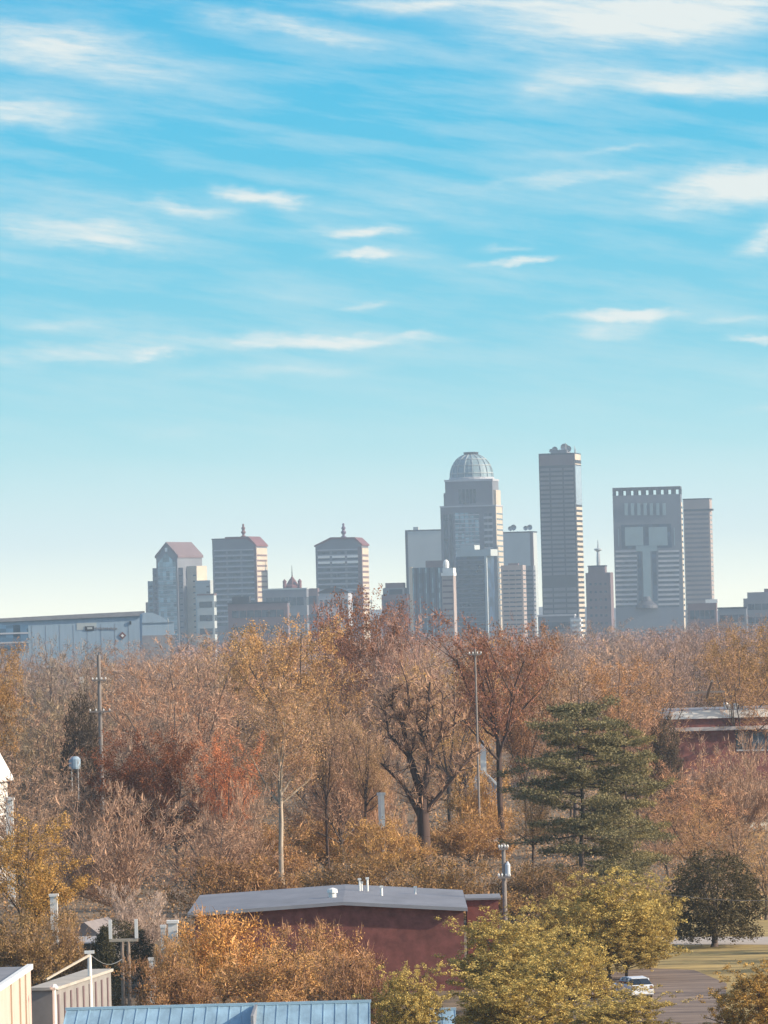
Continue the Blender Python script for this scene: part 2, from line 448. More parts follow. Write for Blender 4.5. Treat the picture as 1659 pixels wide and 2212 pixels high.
b.part('corner_pier', M_brown, b.w - 1.5, b.w + .6, -.6, 1.2, 0, b.h - .8)
finial(b, b.x(516, 1166), b.d * .4, zl + 1.8, 11.5, M_redroof)
b = Bld('office_tower', 'striped office tower with hipped dark red roof, purple finial and two bright window bands', 681, 780, 1180, Y, uR=795, th=9)
x1, z1 = b.pt(717, 1165); x2, z2 = b.pt(764, 1165)
MB().prism([(0, 0), (b.w, 0), (b.w, b.h), (x2, z2), (x1, z1), (0, b.h)], 0, b.d).build('wall', M_stone, b.root)
MB().prism([(-1.0, b.h), (x1, z1 + .1), (x2, z2 + .1), (b.w + 1.0, b.h), (b.w + 1.0, b.h + 1.2), (x2 + 1, z2 + 1.8), (x1 - 1, z1 + 1.8), (-1.0, b.h + 1.2)], -.8, b.d + .8).build('roof', M_redroof, b.root)
bay = [(b.w * .05, b.w * .31), (b.w * .36, b.w * .64), (b.w * .69, b.w * .93)]
b.rows('window', M_glass, bay, 24, b.h - 3, 13, .48, out=.15)
b.rows('spandrel', M_band, [(b.w * .04, b.w * .95)], 26.5, b.h - .5, 13, .18, out=.5)
for v in (1203, 1215):
    zb = b.z(730, v)
    for (a, c) in bay: b.part('bright_band', M_white, a, c, -.75, -.1, zb - .9, zb + .9)
b.part('corner_pier', M_brown, b.w - 3.0, b.w + .6, -.6, 2, 0, b.h - .8)
b.part('sunlit_side', M_cream, b.w - .2, b.w + .3, 2.1, b.d - .8, 0, b.h - 2)  # sunlit side painted cream over the same grey stone
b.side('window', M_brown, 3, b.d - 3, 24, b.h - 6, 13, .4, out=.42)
finial(b, b.x(737, 1166), b.d * .35, z2 + 1.8, 12.5, mat('purple_metal', (.13, .09, .14), .5))


def simple(name, label, uL, uM, v, Y, m, uR=None, th=8, depth=None, rows=0, top=None, wm=None, cat='building', fill=.45, margin=.06, group=None, cols=1, side=True):
    if depth is None and uR is None: depth = 14
    b = Bld(name, label, uL, uM, v, Y, uR, th, depth, cat, group)
    b.wall(m)
    if top: b.part('parapet', top, -.4, b.w + .4, -.4, b.d + .4, b.h + .003, b.h + 1.2)
    if rows:
        g = b.w * (1 - 2 * margin) / cols
        b.rows('window', wm or M_glass, [(b.w * margin + g * (i + .06), b.w * margin + g * (i + .94)) for i in range(cols)], b.h * .12, b.h * .96, rows, fill, out=.12)
        if side: b.side('window', wm or M_glass, b.d * .08, b.d * .92, b.h * .12, b.h * .96, rows, fill, out=.12)
    return b


# --- low buildings between
simple('office_block', 'low pale grey block between the gabled tower and the left finial tower', 426, 462, 1286, 4400, M_pale, th=6, rows=4, top=M_brown)
b = simple('office_block', 'wide low brick block with dark roof edge in front of the left finial tower', 492, 621, 1304, 4200, M_brown, th=5, rows=3, top=M_dark, cols=7, side=False)
b.part('roof_housing', M_dark, b.w * .06, b.w * .35, 3, 15, b.h + 1.2, b.h + 5.5)
b = simple('office_block', 'low grey flat block under the red pagoda-like spire between the finial towers', 567, 662, 1274, 4700, M_stone, th=6, rows=3, top=M_pale, cols=5)
sp_ = empty('spire_roof', (at(631, 1274, 4700).x, 4715, b.h + 1.2)); tag(sp_, 'small red pointed roof with thin spire rising between the two finial towers', 'spire')
MB().lathe([(6.5, 0), (7.2, 1.5), (4.5, 3.5), (3.2, 6.0), (1.2, 8.5), (.5, 10)], 8).build('roof', M_redroof, sp_)
MB().lathe([(.5, 10.003), (.35, 13), (.12, 19)], 8).build('spire', M_dark, sp_)
for sx in (-1, 1):
    MB().lathe([(1.5, 0), (1.5, 5), (1.8, 5.5), (.3, 7.5)], 8, sx * 6.2, -4).build('corner_turret', M_redroof, sp_)
simple('office_block', 'low brownish block left of the second finial tower', 660, 686, 1271, 4800, M_brown, th=5, rows=3)
b = Bld('arched_hall', 'low pale hall with dark shallow arched roof before the second finial tower', 688, 752, 1281, 4300, th=4, depth=40, cat='hall')
b.wall(M_band)
n = 10; pr = [(b.w * i / n, b.h + 3.2 * math.sin(math.pi * i / n) + .003) for i in range(n, -1, -1)]
MB().prism([(-.8, b.h + .003), (b.w + .8, b.h + .003)] + [(x, z + 1.0) for x, z in pr], -1, b.d + 1).build('roof', M_dark, b.root)
b.rows('window', M_glass, [(b.w * (i + .2) / 6, b.w * (i + .8) / 6) for i in range(6)], 10, b.h - 2, 3, .5, out=.12)
b = simple('office_block', 'low brown stepped block with dark flat top right of the second finial tower', 824, 880, 1284, 4500, M_brown, th=8, rows=4, cols=4)
b.part('upper_storey', M_stone, b.x(826, 1270), b.w - 3, 2, 20, b.h + .003, b.z(850, 1270)); b.part('penthouse', M_brown, b.x(831, 1259), b.x(869, 1259), 3, 18, b.z(850, 1270) + .003, b.z(850, 1259))
b.part('roof_plant', M_dark, b.w * .3, b.w * .8, 0.5, 1.9, b.h + .003, b.h + 4)

# --- slab left behind the domed tower
b = simple('slab_tower', 'blank pale greenish slab tower with dark roof edge, left behind the domed tower', 876, 953, 1147, 5350, M_pale, th=7, depth=30, top=M_dark, cat='tower')
b.part('left_edge', M_dark, -.5, 1.8, -.5, b.d + .3, 0, b.h - .003)
b.part('roof_plant', M_pale, b.w * .2, b.w * .34, 5, 12, b.h + 1.2, b.h + 4)

# --- domed tower
Y = 5100
b = Bld('domed_tower', 'tall stepped grey tower crowned by a ribbed dome, tallest with a rounded top', 951, 1070, 1093, Y, uR=1080, th=9, depth=46)
b.wall(M_stone)
X0, Z2 = b.pt(960, 1038); X1, _z = b.pt(1062, 1038)
b.part('upper_block', M_stone, X0, X1, 3, b.d - 3, b.h + .003, Z2)
MB().box(X1 + .003, X1 + 2.4, 8, b.d - 8, b.h + .003, b.z(1060, 1058)).build('sunlit_pier', M_cream, b.root)  # cream stands for sunlight on this pier; its twin is plain grey
MB().box(X0 - 2.2, X0 - .003, 8, b.d - 8, b.h + .003, b.z(960, 1065)).build('pier', M_stone, b.root)
cx = (X0 + X1) / 2; cy = b.d / 2; R = (X1 - X0) / 2 * .90
zd = b.z(1014, 1030); zt = b.z(1012, 979)
MB().lathe([(R * 1.06, Z2 + .003), (R * 1.06, zd - .5), (R * 1.0, zd)], 24, cx, cy).build('drum', M_band, b.root)
prof = [(R * math.cos(t) ** .9, zd + .003 + (zt - zd) * math.sin(t)) for t in [math.radians(a) for a in (0, 10, 20, 30, 40, 50, 60, 68, 75)]]
MB().lathe(prof, 24, cx, cy).build('dome', M_green, b.root)
for k in range(16):
    t = 2 * math.pi * (k + .5) / 16; rb = MB()
    for (r0, za), (r1, zb) in zip(prof[:-1], prof[1:]):
        rb.tube((cx + (r0 + .25) * math.cos(t), cy + (r0 + .25) * math.sin(t), za), (cx + (r1 + .25) * math.cos(t), cy + (r1 + .25) * math.sin(t), zb + .1), .42, .42, 4)
    rb.build('dome_rib', M_pale, b.root)
for q in (1, 3, 5):
    rr, zq = prof[q]; MB().lathe([(rr + .05, zq - .35), (rr + .6, zq - .35), (rr + .6, zq + .35), (rr + .05, zq + .35)], 24, cx, cy).build('dome_ring', M_pale, b.root)
r_, z_ = prof[-1]
MB().lathe([(r_ + .4, z_), (r_ + 1.1, z_ + 1.2), (r_ + 1.1, z_ + 2.2), (r_ * .5, z_ + 2.4)], 16, cx, cy).build('lantern', M_dark, b.root)
wx0, wz0 = b.pt(989.5, 1088); wx1, wz1 = b.pt(1028, 1056)
for i in range(5):
    a = wx0 + (wx1 - wx0) * (i + .1) / 5; c = wx0 + (wx1 - wx0) * (i + .8) / 5
    b.part('tall_window', M_glass, a, c, 2.8, 3.1, wz0, wz1)
b.part('cornice', M_band, X0 - .6, X1 + .6, 2.4, b.d - 2.4, Z2 - 1.2, Z2 + .6); b.part('cornice', M_band, -.5, b.w + .5, -.5, b.d + .5, b.h - .8, b.h + .5)
m0 = b.x(982, 1120); m1 = b.x(1035, 1120)
bay = [(m0 + (m1 - m0) * (i + .12) / 5, m0 + (m1 - m0) * (i + .88) / 5) for i in range(5)]
for (a, c) in bay: b.part('window_strip', M_glassb, a, c, -.12, .2, 30, b.h - 6)
b.rows('spandrel', M_band, [(m0, m1)], 30, b.h - 6, 24, .28, out=.3)
for (a, c) in ((.05, .13), (.16, .22), (.79, .84), (.88, .93)): b.part('window_strip', M_glass, b.w * a, b.w * c, -.15, .2, 30, b.h - 7)
b.rows('sill_band', M_band, [(b.w * .78, b.w * .94)], 30, b.h - 8, 16, .4, out=.35)
b.part('sunlit_side', M_cream, b.w - .2, b.w + .3, .8, b.d * .9, 0, b.h - 1.2)  # warm lit edge of the tower, painted as a cream strip
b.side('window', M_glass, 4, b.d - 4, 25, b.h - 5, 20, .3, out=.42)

# --- buildings in front of the domed tower
b = simple('glass_block', 'dark blue glass block with vertical fins, left of the thin striped tower', 887, 957, 1226, 4500, M_glassd, th=9, depth=30, cat='building')
for i in range(9): b.part('fin', M_dark if i % 2 else M_glassb, b.w * (.06 + .1 * i), b.w * (.09 + .1 * i), -.8, .2, 5, b.h)
b.part('left_edge', M_cream, -.9, 1.2, -.9, 2, 0, b.h + .8)  # thin lit edge, its light put into the cream colour
b.part('penthouse', M_brown, b.x(918, 1226), b.w, 4, 20, b.h + .003, b.z(935, 1211))
b = Bld('slim_tower', 'slim pinkish striped tower with sunlit white stepped top, before the domed tower', 954, 979, 1244, 4200, uR=985, th=14)
b.wall(M_pink)
b.rows('window', M_brown, [(.6, b.w - .6)], 5, b.h - 1, 12, .30, out=.1)
b.part('white_cap', M_white, -.4, b.w + .4, -.5, b.d, b.h + .003, b.h + 2.4)
b.part('white_cap', M_white, .8, b.w + .2, -.2, b.d - 1, b.h + 2.41, b.h + 5.8)
MB().lathe([(2.1, b.h + 5.81), (2.4, b.h + 8), (2.0, b.h + 10.6), (.6, b.h + 12)], 12, b.w * .35, 2).build('white_tank', M_white, b.root)
b = Bld('glass_block', 'dark glass block with pale flat penthouse standing right before the domed tower', 985, 1049, 1202, 4650, uR=1068, th=20, depth=20)
b.wall(M_glassd)
b.part('corner_strip', M_pale, b.w - .9, b.w + .9, -.9, .9, 0, b.h - .01)
b.rows('window', M_glass, [(b.w * .08, b.w * .45), (b.w * .52, b.w * .9)], 8, b.h - 3, 17, .55, out=.12)
b.rows('spandrel', M_stone, [(b.w * .06, b.w * .92)], 10, b.h - 1, 17, .16, out=.22)
b.part('penthouse', M_pale, b.w * .04, b.w + 4.5, -.6, b.d - 3, b.h + .003, b.h + 5.4)
b.part('penthouse', M_pale, b.w * .14, b.w * .62, 1, b.d - 6, b.h + 5.41, b.h + 9.2)


# --- slab right behind
def dish(b, x, y, z, r, m, face=-1):
    o = MB()
    o.tube((x, y, z), (x, y, z + r * 1.1), .18, .18, 6)
    n = 12; rings = [(0.02, .0), (.55, .12), (1.0, .42)]
    vs = []; fs = []
    for rr, dd in rings:
        for i in range(n):
            t = 2 * math.pi * i / n; vs.append((x + r * rr * math.cos(t), y + face * r * dd, z + r * 1.4 + r * rr * math.sin(t)))
    for k in range(2):
        for i in range(n): j = (i + 1) % n; fs.append((k * n + i, k * n + j, (k + 1) * n + j, (k + 1) * n + i))
    o.add(vs, fs); return o.build('dish', m, b.root)


b = simple('slab_tower', 'pale slab tower with roof dishes and bright right side, right of the domed tower', 1084, 1150, 1151, 5350, M_pale, uR=1161, th=10, top=M_dark, cat='tower')
b.part('corner_pier', M_brown, b.w - 2.4, b.w + .5, -.5, 2, 0, b.h - .003)
for u, r in ((1100, 2.2), (1107, 2.8), (1133, 2.2), (1142, 2.6)): dish(b, b.x(u, 1151), 8, b.h + 1.2, r, M_metal)
b = simple('office_block', 'pinkish grey block below the right-hand slab tower, beside the domed tower', 1082, 1129, 1221, 4550, M_pink, th=6, depth=30, rows=16, cols=3, fill=.3)
b.part('penthouse', M_brown, b.w * .32, b.w * .78, 3, 12, b.h + .003, b.h + 1.6)
simple('office_block', 'narrow grey banded block between the pinkish block and the tallest flat tower', 1129.5, 1152, 1222, 4700, M_stone, th=8, rows=16, fill=.4)

M_lowband = mat('dull_grey_band', (0.165, 0.155, 0.16), .7, scale=.1, var=.12)  # darker grey than the other bands
# --- tall flat tower
Y = 5000
b = Bld('flat_tower', 'tallest flat-topped dark tower of stacked pale bands with antennas on its roof', 1163.5, 1239.5, 979, Y, uR=1257, th=12)
b.wall(M_dark)
zt = b.z(1200, 1009); zm0 = b.z(1210, 1267); zm1 = b.z(1210, 1247)
b.part('top_band', M_brown, b.w * .02, b.w * .98, -.3, .2, zt + 1.5, b.h - 1.5)
bay = [(b.w * .035, b.w * .29), (b.w * .33, b.w * .66), (b.w * .70, b.w * .965)]
b.rows('spandrel', M_lowband, bay, zm1 + 1, zt, 24, .56, out=.5)
b.rows('spandrel', M_lowband, bay, 8, zm0, 9, .56, out=.5)
p0 = b.d * .08; p1 = b.d * .92
b.part('sunlit_side', M_cream, b.w - .2, b.w + .35, p0, p1, zt + 2, b.h - 1)  # sunlight on the right face put into a cream layer
b.part('side_louver', M_dark, b.w + .2, b.w + .6, p0, p1, zt + 3, zt + 6)
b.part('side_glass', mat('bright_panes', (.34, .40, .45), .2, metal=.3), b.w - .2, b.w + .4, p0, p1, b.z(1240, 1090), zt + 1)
b.side('side_spandrel', M_cream, p0, p1, 6, b.z(1240, 1090) - 1, 26, .55, out=.5)  # side bands cream where the front ones are grey, sunlight painted in
for u, r in ((1185, 1.8), (1193, 2.6), (1214, 3.6), (1222, 2.8)): dish(b, b.x(u, 979), 14, b.h, r, M_metal)
for u, hh in ((1205, 4), (1218, 9), (1237, 6), (1239, 4)): MB().tube((b.x(u, 979), 10, b.h - .2), (b.x(u, 979), 10, b.h + hh), .4, .25, 6).build('antenna', M_metal, b.root)
b.part('roof_plant', M_stone, b.w * .3, b.w * .75, 8, 26, b.h + .003, b.h + 3)
b = simple('parking_block', 'low pale banded block at the foot of the tallest flat tower', 1162, 1240, 1331, 3900, M_stone, th=6, rows=2, top=M_band, side=False)
b = Bld('stair_tower', 'small sunlit white stepped stair tower at the foot of the tallest flat tower', 1231, 1252, 1334, 3700, th=10, depth=6, cat='building')
b.wall(M_band)
for i in range(5): b.part('white_ledge', M_white, b.w * (.1 + .08 * i), b.w + 1, -.8, 6.5, b.h - 2.5 - i * 3.2, b.h - 1.2 - i * 3.2)

# --- brown block and mast
b = simple('brick_block', 'plain purplish brown block with raised top, between the tallest flat tower and the wide tower', 1265, 1318, 1237, 4600, M_brown, uR=1326, th=10)
b.part('raised_top', M_brown, b.x(1270, 1237), b.x(1306, 1237), 2, b.d - 4, b.h + .003, b.z(1288, 1224))
b.part('coping', M_dark, b.x(1270, 1237) - .4, b.x(1306, 1237) + .4, 1.6, b.d - 3.6, b.z(1288, 1224) + .003, b.z(1288, 1224) + 1)
b.rows('window', M_glass, [(b.w * (.15 + .2 * i), b.w * (.24 + .2 * i)) for i in range(4)], 10, b.h - 6, 7, .3, out=.1)
mp = at(1293, 1225, 5600); ms = empty('antenna_mast', (mp.x, 5600, 0)); tag(ms, 'pale antenna mast with a ring platform, right of the tallest flat tower', 'mast')
zt = at(1292, 1166, 5600).z; zr = at(1292, 1188, 5600).z
MB().lathe([(2.2, 0), (1.8, zr - 8), (1.2, zr), (.7, zr + 3)], 8).build('mast', M_metal, ms)
MB().lathe([(.7, zr + 3.003), (.25, zt)], 6).build('aerial', M_metal, ms)
MB().lathe([(1.5, zr - 1.6), (3.9, zr), (3.9, zr + 1.2), (1.5, zr + 1.6)], 16).build('ring_platform', M_pale, ms)

# --- wide tower with T front
Y = 5050
b = Bld('wide_tower', 'wide flat-topped blue-grey tower with row of square openings and T-shaped recessed front', 1323, 1469, 1052, Y, uR=1474, th=5, depth=34)
tz0 = b.z(1396, 1069); tz1 = b.z(1396, 1057.5)
M_hum = mat('blue_grey_granite', (0.135, 0.15, 0.175), .6, scale=.1, var=.08)
M_humd = mat('dark_granite', (0.06, 0.06, 0.07), .6, scale=.1, var=.1)
b.wall(M_hum, z1=tz0)
n = 9; ww = b.w / n
MB().box(0, b.w, 0, b.d, tz1, b.h).build('crown_slab', M_humd, b.root)
for i in range(n + 1):
    xx = b.w * i / n; hw = ww * .23
    MB().box(max(0, xx - hw), min(b.w, xx + hw), 0, 3, tz0, tz1).build('crown_pier', M_humd, b.root)
    MB().box(max(0, xx - hw), min(b.w, xx + hw), b.d - 3, b.d, tz0, tz1).build('crown_pier', M_humd, b.root)
for i in range(7):
    x, z1 = b.pt(1352 + i * 13.6, 1087); _x, z0 = b.pt(1352 + i * 13.6, 1113)
    b.part('fin', M_green, x - 1.2, x + 1.6, -1.2, .2, z0, z1)


def P(name, m, u0, v0, u1, v1, o0, o1):
    x0, z1 = b.pt(u0, (v0)); x1, z0 = b.pt(u1, v1)
    return b.part(name, m, x0, x1, -o1, -o0, z0, z1)


P('recess_surround', M_glassd, 1342, 1134, 1451, 1183, -.2, .3)  # dark sheet on the face, shade of the recess put into its colour
P('glazed_block', M_green, 1350, 1139, 1390, 1178, -.1, 1.6)
P('glazed_block', M_green, 1401, 1139, 1442, 1178, -.1, 1.6)
P('crossbar', M_green, 1374, 1179, 1420, 1190, -.1, 1.2)
P('recess_shade', M_glassd, 1377, 1191, 1387, 1298, -.2, .25)  # flat dark strips, recess shade painted instead of real depth
P('recess_shade', M_glassd, 1408, 1191, 1420, 1298, -.2, .25)
P('glazed_shaft', M_green, 1388, 1190.5, 1407.5, 1302, -.1, 2.2)
P('shoulder_strip', M_green, 1335, 1142, 1338, 1180, -.1, .4); P('shoulder_strip', M_green, 1455, 1140, 1458, 1178, -.1, .4)
for s0, s1 in ((1330, 1376), (1422, 1467)):
    for i in range(12):
        v = 1188 + i * 10.4
        P('window', M_glass, s0, v + 5.2, s1, v + 8.8, -.1, .12)
        P('sill_band', M_band, s0, v + 1.2, s1, v + 4.2, -.1, .45)
x, z = b.pt(1398, 1313)
MB().lathe([(9.0, z - 1), (9.6, z), (9.0, z + 2.4), (4.5, z + 6), (3, z + 10)], 20, x, -1).build('canopy', M_humd, b.root)
b.part('sunlit_side', M_cream, b.w - .2, b.w + .3, .8, b.d - .8, 0, b.h - 14)  # lit right edge painted on as a cream layer
b.side('window', M_glass, 3, b.d - 3, 20, b.h - 16, 20, .35, out=.42)

# --- tower far right
b = Bld('striped_tower', 'plain purplish striped tower just right of the wide tower', 1475.5, 1532, 1079, 5200, uR=1540, th=9)
b.wall(M_pink)
zt = b.z(1500, 1104)
b.rows('window', mat('grey_window', (.13, .115, .125), .4), [(b.w * .05, b.w * .95)], 10, zt - 1, 25, .45, out=.12)
b.part('louver_band', M_dark, .5, b.w + 2.5, -.35, b.d * .5, zt, zt + 1.8); b.part('parapet', M_dark, -.3, b.w + .3, -.3, b.d + .3, b.h + .003, b.h + 1)
b.side('window', M_glass, 3, b.d - 3, 10, zt - 2, 25, .3, out=.1)
b = simple('brick_block', 'low brown block with white roof shed at the foot of the striped tower', 1486, 1547, 1303, 4100, M_brown, th=6, rows=2, cols=5, side=False)
b.part('roof_shed', M_white, b.w * .62, b.w + 1, 1, 8, b.h + .003, b.h + 2.6)
simple('office_block', 'low grey flat block right of the striped tower, in the gap', 1551, 1612, 1315, 4200, M_stone, th=6, rows=2, cols=4, top=M_dark, side=False)
b = simple('office_block', 'purplish stepped block at the right edge of the skyline', 1606, 1760, 1291, 4300, M_stone, th=6, rows=3, cols=9, side=False)
b.part('upper_storey', M_stone, b.x(1614, 1279), b.w, 3, b.d, b.h + .003, b.z(1640, 1279)); b.part('penthouse', M_brown, b.x(1650, 1275), b.w * .9, 5, b.d - 2, b.z(1640, 1279) + .003, b.z(1640, 1272))

# --- left hall
Y = 2500
b = Bld('exhibition_hall', 'huge blue-grey windowless hall with sloping roof and small dark diamond emblem, left of skyline', -110, 306, 1335, Y, th=-4, depth=60, cat='hall')
M_hall = mat('blue_siding', (0.27, 0.36, 0.43), .6, scale=.2, var=.07, streak=(3, 3, .2))
M_halld = mat('blue_glazing', (0.08, 0.15, 0.22), .25, metal=.3, scale=.2, var=.15)
hl = at(0, 1346, Y).z; hr_ = at(300, 1330, Y).z
MB().prism([(0, 0), (b.w, 0), (b.w, hr_), (0, hl)], 0, b.d).build('wall', M_hall, b.root)
MB().prism([(-1, hl + .02), (b.w + 1.2, hr_ + .02), (b.w + 1.2, hr_ + 2.0), (b.w * .6, (hl + hr_) / 2 + 2.0), (-1, hl + 1.4)], -1.2, b.d + 1).build('roof', M_grey, b.root)
x0, z1 = b.pt(0, 1345); x1, z0 = b.pt(62, 1402)
b.part('glazed_front', M_halld, 0, x1, -1.0, .2, z0, hl - 1)
for v in (1368, 1388): b.part('white_band', M_band, 0, x1, -1.3, -.9, b.z(30, v) - .35, b.z(30, v) + .35)


def H(name, m, u0, v0, u1, v1, o=.18):
    a, z1 = b.pt(u0, v0); c, z0 = b.pt(u1, v1)
    return b.part(name, m, a, c, -o, .2, z0, z1)


H('pale_sign_board', M_pale, 165, 1346, 208, 1360, .14)
H('sign_block', M_dark, 183, 1353, 203, 1362, .32); H('sign_block', M_pale, 188, 1355, 199, 1359, .42)
for i, u in enumerate(range(206, 254, 4)): H('sign_letter', M_grey, u, 1355 + (i % 2), u + 3, 1360.5 - (i % 3) * .6, .3)
H('wall_mark', M_dark, 279, 1342, 283, 1349, .6)  # plain dark block for a dark mark on the wall, no lamp
x, z = b.pt(264, 1373)
em = MB().prism([(x, z - 1.7), (x + 1.7, z), (x, z + 1.7), (x - 1.7, z)], -.3, .1).build('emblem', M_redroof, b.root)
MB().prism([(x, z - .7), (x + .7, z), (x, z + .7), (x - .7, z)], -.42, -.28).build('emblem_centre', M_white, em)
for i in range(14): b.part('wall_joint', M_grey, b.w * i / 14 - .06, b.w * i / 14 + .06, -.08, .1, 0, hl - 1.5)
b = Bld('vaulted_shed', 'blue-grey shed with curved roof sloping right, beside the huge hall', 307, 376, 1350, 2450, th=-4, depth=40, cat='shed')
b.wall(M_hall, z1=b.z(340, 1345))
zs = b.z(340, 1345)
pr = [b.pt(u, v) for u, v in ((376, 1352), (368, 1346), (358, 1338), (345, 1330), (330, 1324), (318, 1323), (308, 1326))]
MB().prism([(0, zs + .003), (b.w, zs + .003)] + [(x, max(z, zs + .1)) for x, z in pr], -.5, b.d).build('roof', M_hall, b.root)
b.part('dark_base', M_grey, -.1, b.w + .2, -.3, .2, 0, b.z(340, 1372))

# ------------------------------------------------------------------ nearer buildings
M_brickred = mat('red_brick', (0.21, 0.075, 0.06), .85, scale=1.2, var=.32, bump=.4)
M_roofg = mat('grey_membrane', (0.20, 0.205, 0.225), .8, scale=.35, var=.16, streak=(1, .4, 1))
M_bluer = mat('blue_metal_roof', (0.27, 0.40, 0.47), .5, metal=.1, scale=.8, var=.26, streak=(1.5, .3, 1))
M_concrete = mat('old_concrete', (0.26, 0.24, 0.22), .9, scale=.6, var=.15)

# brick hall with low gable
Y0 = 416
r = empty('brick_hall', (at(741, 1948, Y0).x, Y0, 0), 0); tag(r, 'red brick hall with low grey gable roof among the trees', 'building')
xl = at(405, 1973, Y0).x - r.location.x; xr = at(1010, 1961, Y0).x - r.location.x
zl = at(405, 1973, Y0).z; zr = at(1010, 1961, Y0).z; zc = at(741, 1948, Y0).z; D = 27
MB().prism([(xl + .5, 0), (xr - .3, 0), (xr - .3, zr - .2), (0, zc - .2), (xl + .5, zl - .2)], .4, D).build('wall', M_brickred, r)
rfm = MB(); rfm.prism([(xl, zl - .16), (0, zc - .16), (xr, zr - .16), (xr, zr), (0, zc), (xl, zl)], 0, D + .5)
rf = rfm.build('roof', M_roofg, r)
fa = MB(); fa.prism([(xl, zl - .24), (0, zc - .24), (xr, zr - .24), (xr, zr + .02), (0, zc + .02), (xl, zl + .02)], -.12, -.003); fa.build('fascia', mat('grey_trim', (.27, .27, .285), .7), r)
for i in range(0): MB().box(xl + 2 + i * 4.2, xl + 4 + i * 4.2, .25, .5, 1.1, 2.6).build('window', M_glass, r)
for q in range(9): MB().box(xl + .3 + q * (xr - xl) / 9, xl + .38 + q * (xr - xl) / 9, .0, .01, 0, .01) 


def roofpt(u, v, Yq, z): p = at(u, v, Yq); return p.x - r.location.x, Yq - Y0


def rz_(x): return zc + (zl - zc) * x / xl if x < 0 else zc + (zr - zc) * x / xr


x = at(718, 1930, 424).x - r.location.x
MB().lathe([(.28, rz_(x) - .1), (.28, rz_(x) + .3), (.4, rz_(x) + .34), (.36, rz_(x) + .6), (.08, rz_(x) + .7)], 12, x, 8).build('roof_vent', M_white, r)
for (u, hh, y, rr) in ((777, .8, 18, .1), (781, .55, 18.3, .12), (794, .9, 18, .12), (824, .6, 12, .14), (897, .45, 17, .12)):
    x = at(u, 1920, Y0 + y).x - r.location.x
    MB().tube((x, y, rz_(x) - .1), (x, y, rz_(x) + hh), rr * .7, rr * .7, 8).box(x - .13, x + .13, y - .12, y + .12, rz_(x) + hh, rz_(x) + hh + .14).build('vent_pipe', M_white, r)
# low wing right of the hall
w_ = empty('low_annex', (at(1035, 1960, 432).x, 434, 0)); tag(w_, 'low flat-roofed annex at the right end of the brick hall', 'building')
zt = at(1035, 1944, 434).z
MB().box(-.9, 1.5, 0, 6, 0, zt).build('wall', M_brickred, w_); MB().box(-1.0, 1.7, -.2, 6.2, zt + .003, zt + .15).build('roof', M_grey, w_)

# blue metal roof at the bottom
Y0 = 296
def bluehall(name, label, uL, uR, vtop, vbot, Ya):
    zt = at(uL, vtop, Ya).z; p = at(uL, vtop, Ya); q = at(uR, vtop, Ya)
    r = empty(name, (p.x, Ya, 0)); tag(r, label, 'building')
    L_ = q.x - p.x; zt = (p.z + q.z) / 2
    dp = 14; ze = zt - 2.2
    MB().add([(0, 0, zt), (L_, 0, zt), (L_, -dp, ze), (0, -dp, ze), (0, 0, zt - .15), (L_, 0, zt - .15), (L_, -dp, ze - .15), (0, -dp, ze - .15)],
             [(0, 3, 2, 1), (4, 5, 6, 7), (0, 1, 5, 4), (1, 2, 6, 5), (2, 3, 7, 6), (3, 0, 4, 7)]).build('roof', M_bluer, r)
    sm = MB()
    k = int(L_ / .6)
    for i in range(k + 1):
        x = min(L_ - .03, .03 + i * L_ / k)
        sm.add([(x - .025, 0, zt + .002), (x + .025, 0, zt + .002), (x + .025, -dp, ze + .002), (x - .025, -dp, ze + .002), (x - .025, 0, zt + .03), (x + .025, 0, zt + .03), (x + .025, -dp, ze + .03), (x - .025, -dp, ze + .03)],
               [(4, 7, 6, 5), (0, 4, 5, 1), (0, 3, 7, 4), (1, 5, 6, 2), (3, 2, 6, 7)])
    sm.build('seam', M_bluer, r)
    MB().box(-.05, L_ + .05, -.12, .12, zt + .0, zt + .14).build('ridge_cap', mat('pale_blue_trim', (.34, .46, .52), .5), r)
    MB().add([(.2, -.2, 0), (L_ - .2, -.2, 0), (L_ - .2, -dp + .4, 0), (.2, -dp + .4, 0), (.2, -.2, zt - .22), (L_ - .2, -.2, zt - .22), (L_ - .2, -dp + .4, ze - .1), (.2, -dp + .4, ze - .1)],
             [(0, 1, 2, 3), (4, 7, 6, 5), (0, 4, 5, 1), (1, 5, 6, 2), (2, 6, 7, 3), (3, 7, 4, 0)]).build('wall', M_walk, r)
    return r, L_, zt


r, L_, zt = bluehall('metal_shed', 'long shed with blue standing-seam metal roof along the bottom edge', 143, 800, 2174, 2212, 300)
MB().box(L_ * .62, L_ * .62 + .14, -9, -.3, zt - 1.35, zt + .08).build('roof_flashing', M_grey, r)
for i, xx in enumerate((.05, .18)): pass
r, L_, zt = bluehall('metal_shed', 'small pale blue metal roof peeping through the olive tree at the bottom edge', 925, 984, 2182, 2212, 362)

